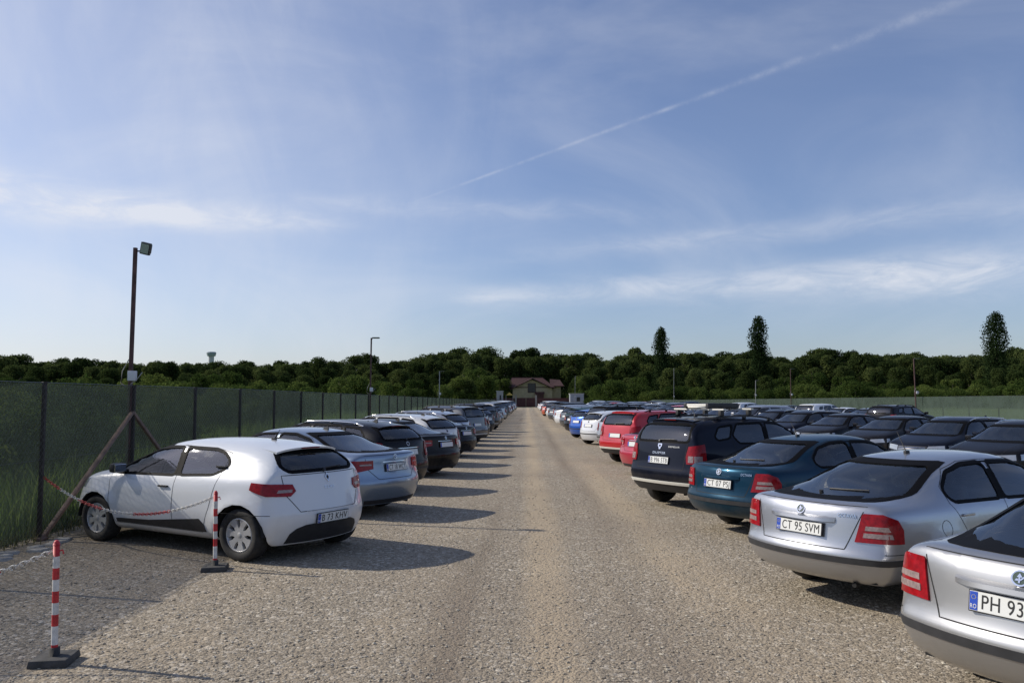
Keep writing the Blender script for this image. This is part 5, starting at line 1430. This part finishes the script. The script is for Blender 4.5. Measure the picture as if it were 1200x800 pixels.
def cabin(px0, px1, py0, y, d, label, mat=CABM, name='site_cabin'):
    kk = y/970; r = bpy.data.objects.new(name, None); COL.objects.link(r); xc = ((px0+px1)/2-617)*kk; r.location = (xc, y, 0); tag(r, label, 'cabin')
    w_ = (px1-px0)*kk; hh = CAMH+(467-py0)*kk
    b = bmesh.new(); bx(b, 0, d/2, hh/2, w_, d, hh, bev=.03); link('wall', finish(b, 'wall', [mat]), r)
    b = bmesh.new(); bx(b, 0, d/2, hh+.05, w_+.2, d+.2, .12); link('roof', finish(b, 'roof', [simple('cabin_roof', (.5, .5, .5), .6)]), r)
    b = bmesh.new(); bx(b, .1*w_, -.02, hh*.62, w_*.25, .06, hh*.3); link('window', finish(b, 'window', [DARKM]), r)
cabin(668, 684, 461.5, 178, 4, 'small pale blue site cabin with a window near the gate, right of the drive')
cabin(582, 589.5, 458.5, 186, 2, 'small white cabin behind the last cars, left of the gate', simple('cabin_white', (.34, .34, .33), .6))
r = bpy.data.objects.new('market_canopy', None); COL.objects.link(r); yy = 187; kk = yy/970; r.location = ((597-617)*kk, yy, 0); tag(r, 'yellow canopy on thin poles left of the gate', 'canopy')
b = bmesh.new(); w2 = 3.4*kk*1.2; top = b.verts.new((0, 1, CAMH+(467-459.5)*kk)); cs = [b.verts.new((sx_*w2, 1+sy_*1.4, CAMH+(467-463)*kk)) for sx_, sy_ in ((-1, -1), (1, -1), (1, 1), (-1, 1))]
for i in range(4): b.faces.new([cs[i], cs[(i+1) % 4], top])
link('canopy_cloth', finish(b, 'canopy_cloth', [simple('yellow_cloth', (.55, .36, .05), .8)]), r)
for sx_, sy_ in ((-1, -1), (1, -1), (1, 1), (-1, 1)):
    b = bmesh.new(); tube(b, [(sx_*w2, 1+sy_*1.4, 0), (sx_*w2, 1+sy_*1.4, CAMH+(467-463)*kk)], .04, 6); link('pole', finish(b, 'pole', [GALV]), r)
# distant control tower above the trees on the left
r = bpy.data.objects.new('control_tower', None); COL.objects.link(r); ty = 620; kk = ty/970; r.location = ((245-617)*kk, ty, 0); tag(r, 'tiny pale tower showing above the trees on the left', 'tower')
b = bmesh.new(); hh = CAMH+(467-417)*kk; tube(b, [(0, 0, 0), (0, 0, hh)], 2.0, 12); link('shaft', finish(b, 'shaft', [simple('tower_concrete', (.45, .45, .46), .8)]), r)
b = bmesh.new(); tube(b, [(0, 0, hh), (0, 0, hh+2.4)], 3.0, 12, r2=3.6); tube(b, [(0, 0, hh+2.4), (0, 0, hh+3.2)], 3.7, 12, r2=3.0); link('cab', finish(b, 'cab', [simple('tower_glass', (.25, .30, .33), .3)]), r)
# ------------------------------------------------------------------ the cars
P = dict(
    white=paint('white', (.70, .72, .74), 0, .30, .4), pearl=paint('pearl', (.62, .62, .60), .15, .3, .25),
    silver=paint('silver', (.43, .44, .465), .82, .34, .35), silver_warm=paint('silver_warm', (.43, .43, .43), .8, .36, .4),
    ice=paint('ice_blue', (.25, .31, .39), .75, .3, .2), teal=paint('teal', (.006, .036, .066), .4, .28, .3),
    navy=paint('navy', (.007, .009, .018), .2, .28, .3), black=paint('black', (.010, .010, .012), .15, .26, .3),
    black_brown=paint('black_brown', (.014, .012, .011), .3, .3, .3), grey=paint('grey', (.085, .09, .10), .5, .32, .3),
    dark_blue=paint('dark_blue', (.012, .03, .075), .4, .3, .3), red=paint('red', (.48, .012, .018), .1, .28, .18),
    crimson=paint('crimson', (.42, .018, .045), .15, .32, .2), blue=paint('blue', (.01, .10, .48), .3, .28, .2),
    orange=paint('orange', (.52, .09, .03), .2, .3, .2), green=paint('green', (.015, .06, .055), .4, .3, .3), champagne=paint('champagne', (.30, .26, .21), .55, .34, .3))
NAMEC = dict(white='white', pearl='off-white', silver='silver', silver_warm='dusty silver', ice='silver-blue', teal='teal blue', navy='navy', black='black', black_brown='brownish black', grey='dark grey', dark_blue='dark blue', red='bright red', crimson='crimson', blue='bright blue', orange='orange', green='dark green', champagne='champagne')
NAMEK = dict(liftback='saloon', hatch='hatchback', sedan='saloon', suv='SUV', wagon='estate', hatch2='hatchback')
def T(k): return TYPES[k][2]
HR = 32.0; HL = 180-30.0
# --- right row, tails to the drive, from the camera outwards
add_car('liftback', P['silver_warm'], (2.76, 4.83), HR, 'silver saloon cut off by the right edge of the photo, plate starting PH 9', extra=[plate_parts(T('liftback'), .755, text='PH 93 RVG')], scale=(1, 1.06, 1.0))
add_car('liftback', P['silver'], (2.57, 8.05), HR, 'silver saloon with plate CT 95 SVM, right of the drive', extra=[plate_parts(T('liftback'), .755, text='CT 95 SVM')], scale=(1, 1, .975))
add_car('liftback', P['teal'], (2.71, 12.05), HR, 'teal blue saloon with plate CT 07 PSJ, beside the silver one', extra=[plate_parts(T('liftback'), .755, text='CT 07 PSJ')], scale=(1, 1, .975))
Bs = T('suv')
def rack():
    out = []
    for x in (1.05, 1.75):
        b = bmesh.new(); p, _ = Bs.hit('top', x, 0); z = p.z+.13
        bx(b, x, 0, z, .07, 1.30, .03, bev=.008); link_ = finish(b, 'roof_bar', [CREAM], True, .8); out.append(Part('roof_bar', link_, 2))
        for yy in (-.56, .56):
            b = bmesh.new(); bx(b, x, yy, z-.06, .09, .07, .10, bev=.012)
            out.append(Part('bar_foot', finish(b, 'bar_foot', [BLACKP], True, .8), 2))
    b = bmesh.new(); p, _ = Bs.hit('top', 1.4, 0); bx(b, 1.35, 0, p.z+.20, .75, .52, .05, bev=.015); bx(b, 1.35, 0, p.z+.165, .75, .44, .03)
    out.append(Part('ski_carrier', finish(b, 'ski_carrier', [CREAM], True, .8), 2))
    for yy in (-.29, .29):
        b = bmesh.new(); bx(b, 1.35, yy, p.z+.19, .78, .07, .10, bev=.02)
        out.append(Part('carrier_clamp', finish(b, 'carrier_clamp', [BLACKP], True, .8), 2))
    return out
add_car('suv', P['navy'], (2.32, 14.95), HR, 'navy SUV with white roof bars and plate B 996 STB, beyond the teal saloon',
        extra=[plate_parts(Bs, .86, text='B 996 STB'), Part('badge', flat_at(Bs, .0, 1.10, SHIELD), 2), lettering(Bs, 'DUSTER', .055, -.0, .985, CHROME, .34), lettering(Bs, 'DEMELUS', .04, -.35, 1.10, PLATEW, .26)] + rack())
right = [ # (kind, colour, x, y)
    ('hatch2', 'white', 2.75, 18.2), ('sedan', 'crimson', 2.70, 21.2), ('suv', 'red', 2.60, 25.0), ('wagon', 'grey', 3.2, 28.6), ('wagon', 'silver', 3.0, 31.9), ('hatch2', 'white', 2.55, 35.2), ('suv', 'black', 3.1, 38.6), ('hatch2', 'blue', 2.40, 41.2), ('sedan', 'black', 2.35, 45.9), ('hatch2', 'green', 2.5, 49.4),
    ('wagon', 'grey', 2.4, 52.9), ('hatch2', 'black', 2.55, 56.4), ('sedan', 'white', 2.3, 60), ('wagon', 'silver', 2.3, 63.5), ('suv', 'black', 2.5, 67), ('sedan', 'grey', 2.1, 71), ('wagon', 'navy', 2.3, 74.6), ('hatch2', 'champagne', 2.3, 78.2), ('sedan', 'pearl', 2.2, 82), ('suv', 'navy', 2.3, 85.8), ('sedan', 'black', 2.2, 89.5),
    ('hatch2', 'orange', 1.95, 93.5), ('suv', 'white', 2.2, 97.2), ('wagon', 'pearl', 2.3, 101), ('sedan', 'grey', 2.3, 105), ('wagon', 'black', 2.3, 109), ('hatch2', 'silver', 2.3, 113), ('sedan', 'navy', 2.3, 117), ('suv', 'white', 2.3, 121), ('wagon', 'grey', 2.3, 125.5), ('sedan', 'white', 2.2, 130), ('hatch2', 'silver', 2.3, 135), ('wagon', 'dark_blue', 2.3, 140), ('sedan', 'white', 2.2, 145)]
left = [
    ('sedan', 'ice', -2.16, 14.05), ('wagon', 'black', -2.42, 17.5), ('sedan', 'black_brown', -1.98, 21.0), ('wagon', 'pearl', -2.25, 24.4), ('sedan', 'black', -1.95, 27.8), ('wagon', 'silver', -2.35, 31.2), ('suv', 'grey', -2.0, 34.6), ('sedan', 'black', -1.95, 38.2), ('hatch2', 'silver_warm', -2.1, 41.8), ('wagon', 'navy', -2.0, 45.4),
    ('suv', 'black', -2.0, 49), ('hatch2', 'black_brown', -1.9, 52.6), ('wagon', 'silver', -2.0, 56.3), ('sedan', 'grey', -1.9, 60), ('hatch2', 'dark_blue', -2.0, 63.7), ('suv', 'silver_warm', -2.0, 67.4), ('sedan', 'navy', -1.9, 71), ('wagon', 'black', -2.0, 74.8), ('hatch2', 'green', -1.95, 78.5), ('suv', 'black', -2, 82.3), ('wagon', 'silver', -2, 86), ('sedan', 'grey', -1.9, 90),
    ('suv', 'white', -2.0, 94), ('sedan', 'black', -1.9, 98), ('wagon', 'navy', -1.9, 102), ('hatch2', 'silver', -1.9, 106), ('suv', 'white', -2.0, 111), ('wagon', 'grey', -1.9, 116), ('sedan', 'black', -1.9, 121), ('suv', 'pearl', -1.9, 127), ('sedan', 'dark_blue', -1.8, 133), ('wagon', 'grey', -1.8, 139)]
ORD = 'first second third fourth fifth sixth seventh eighth ninth tenth eleventh twelfth thirteenth fourteenth fifteenth sixteenth seventeenth eighteenth nineteenth twentieth'.split()
ORD += ['twenty-'+o for o in ORD[:9]] + ['thirtieth'] + ['thirty-'+o for o in ORD[:9]] + ['fortieth'] + ['forty-'+o for o in ORD[:9]]
def lod_of(y): return 3 if y < 24 else (2 if y < 52 else 1)
Bh = T('hatch')
add_car('hatch', P['white'], (-2.42, 10.42), HL, 'white hatchback with plate B 73 KHV, nearest car on the left beside the fence', extra=[plate_parts(Bh, .50, text='B 73 KHV')], scale=(1.10, 1.03, .985))
GL = 'cars parked nose to the fence in the left row'; GR = 'cars parked tail to the drive in the right row'
kinds_count = {}
def rowcars(lst, heading, first_ord, text, grp, jit=1.2):
    for i, (k, c, x, y) in enumerate(lst):
        ex = []
        if k == 'sedan': ex = [plate_parts(T('sedan'), .80, text='CT 18 WCT' if (c == 'ice') else None)]
        if k == 'suv': ex = [plate_parts(T('suv'), .86)]
        add_car(k, P[c], (x, y), heading + rnd.uniform(-jit, jit), f'{NAMEC[c]} {NAMEK[k]}, {ORD[i+first_ord]} car along {text}', grp, lod_of(y), ex, scale=rnd.uniform(.99, 1.02))
rowcars(left, HL, 1, 'the left row by the fence', GL)
rowcars(right, HR, 4, 'the right side of the drive', GR)
# --- second row on the right, noses to the first
row2 = [('wagon', 'black', 19.0), ('wagon', 'navy', 22.4), ('sedan', 'black', 26.3), ('sedan', 'black', 30.4), ('wagon', 'navy', 34.2)]
cyc = ['black', 'silver', 'navy', 'grey', 'white', 'black', 'dark_blue', 'silver_warm', 'grey', 'black', 'pearl', 'red', 'silver']
kc = ['sedan', 'wagon', 'hatch2', 'sedan', 'suv', 'wagon', 'liftback']
y = 37.9; i = 0
while y < 146:
    row2.append((kc[(i*3+1) % 7], cyc[(i*5+2) % 13], y)); y += 3.55; i += 1
for i, (k, c, y) in enumerate(row2):
    # pos is the tail: the nose points back towards the drive
    tx = 13.6 + rnd.uniform(-.2, .2)
    add_car(k, P[c], (tx, y+1.6), 180+HR+rnd.uniform(-1.2, 1.2), f'{NAMEC[c]} {NAMEK[k]} facing the drive, {ORD[i]} along the second row on the right', 'cars in the second row on the right, noses to the drive', 2 if y < 40 else 1, [plate_parts(T(k), .80)] if k == 'sedan' else [])
# --- third row, tails to the second lane
row3 = [('suv', 'black', 43.4), ('sedan', 'silver', 47.2), ('sedan', 'white', 50.6), ('suv', 'white', 54.0)]
y = 58.0; i = 0
while y < 146:
    row3.append((kc[(i*2+3) % 7], cyc[(i*4+1) % 13], y)); y += 3.6; i += 1
for i, (k, c, y) in enumerate(row3):
    add_car(k, P[c], (18.0 + rnd.uniform(-.2, .2), y), HR+rnd.uniform(-1.2, 1.2), f'{NAMEC[c]} {NAMEK[k]}, {ORD[i]} along the last row by the right fence', 'cars in the last row by the right fence', 2 if y < 52 else 1, [plate_parts(T(k), .80)] if k == 'sedan' else [])
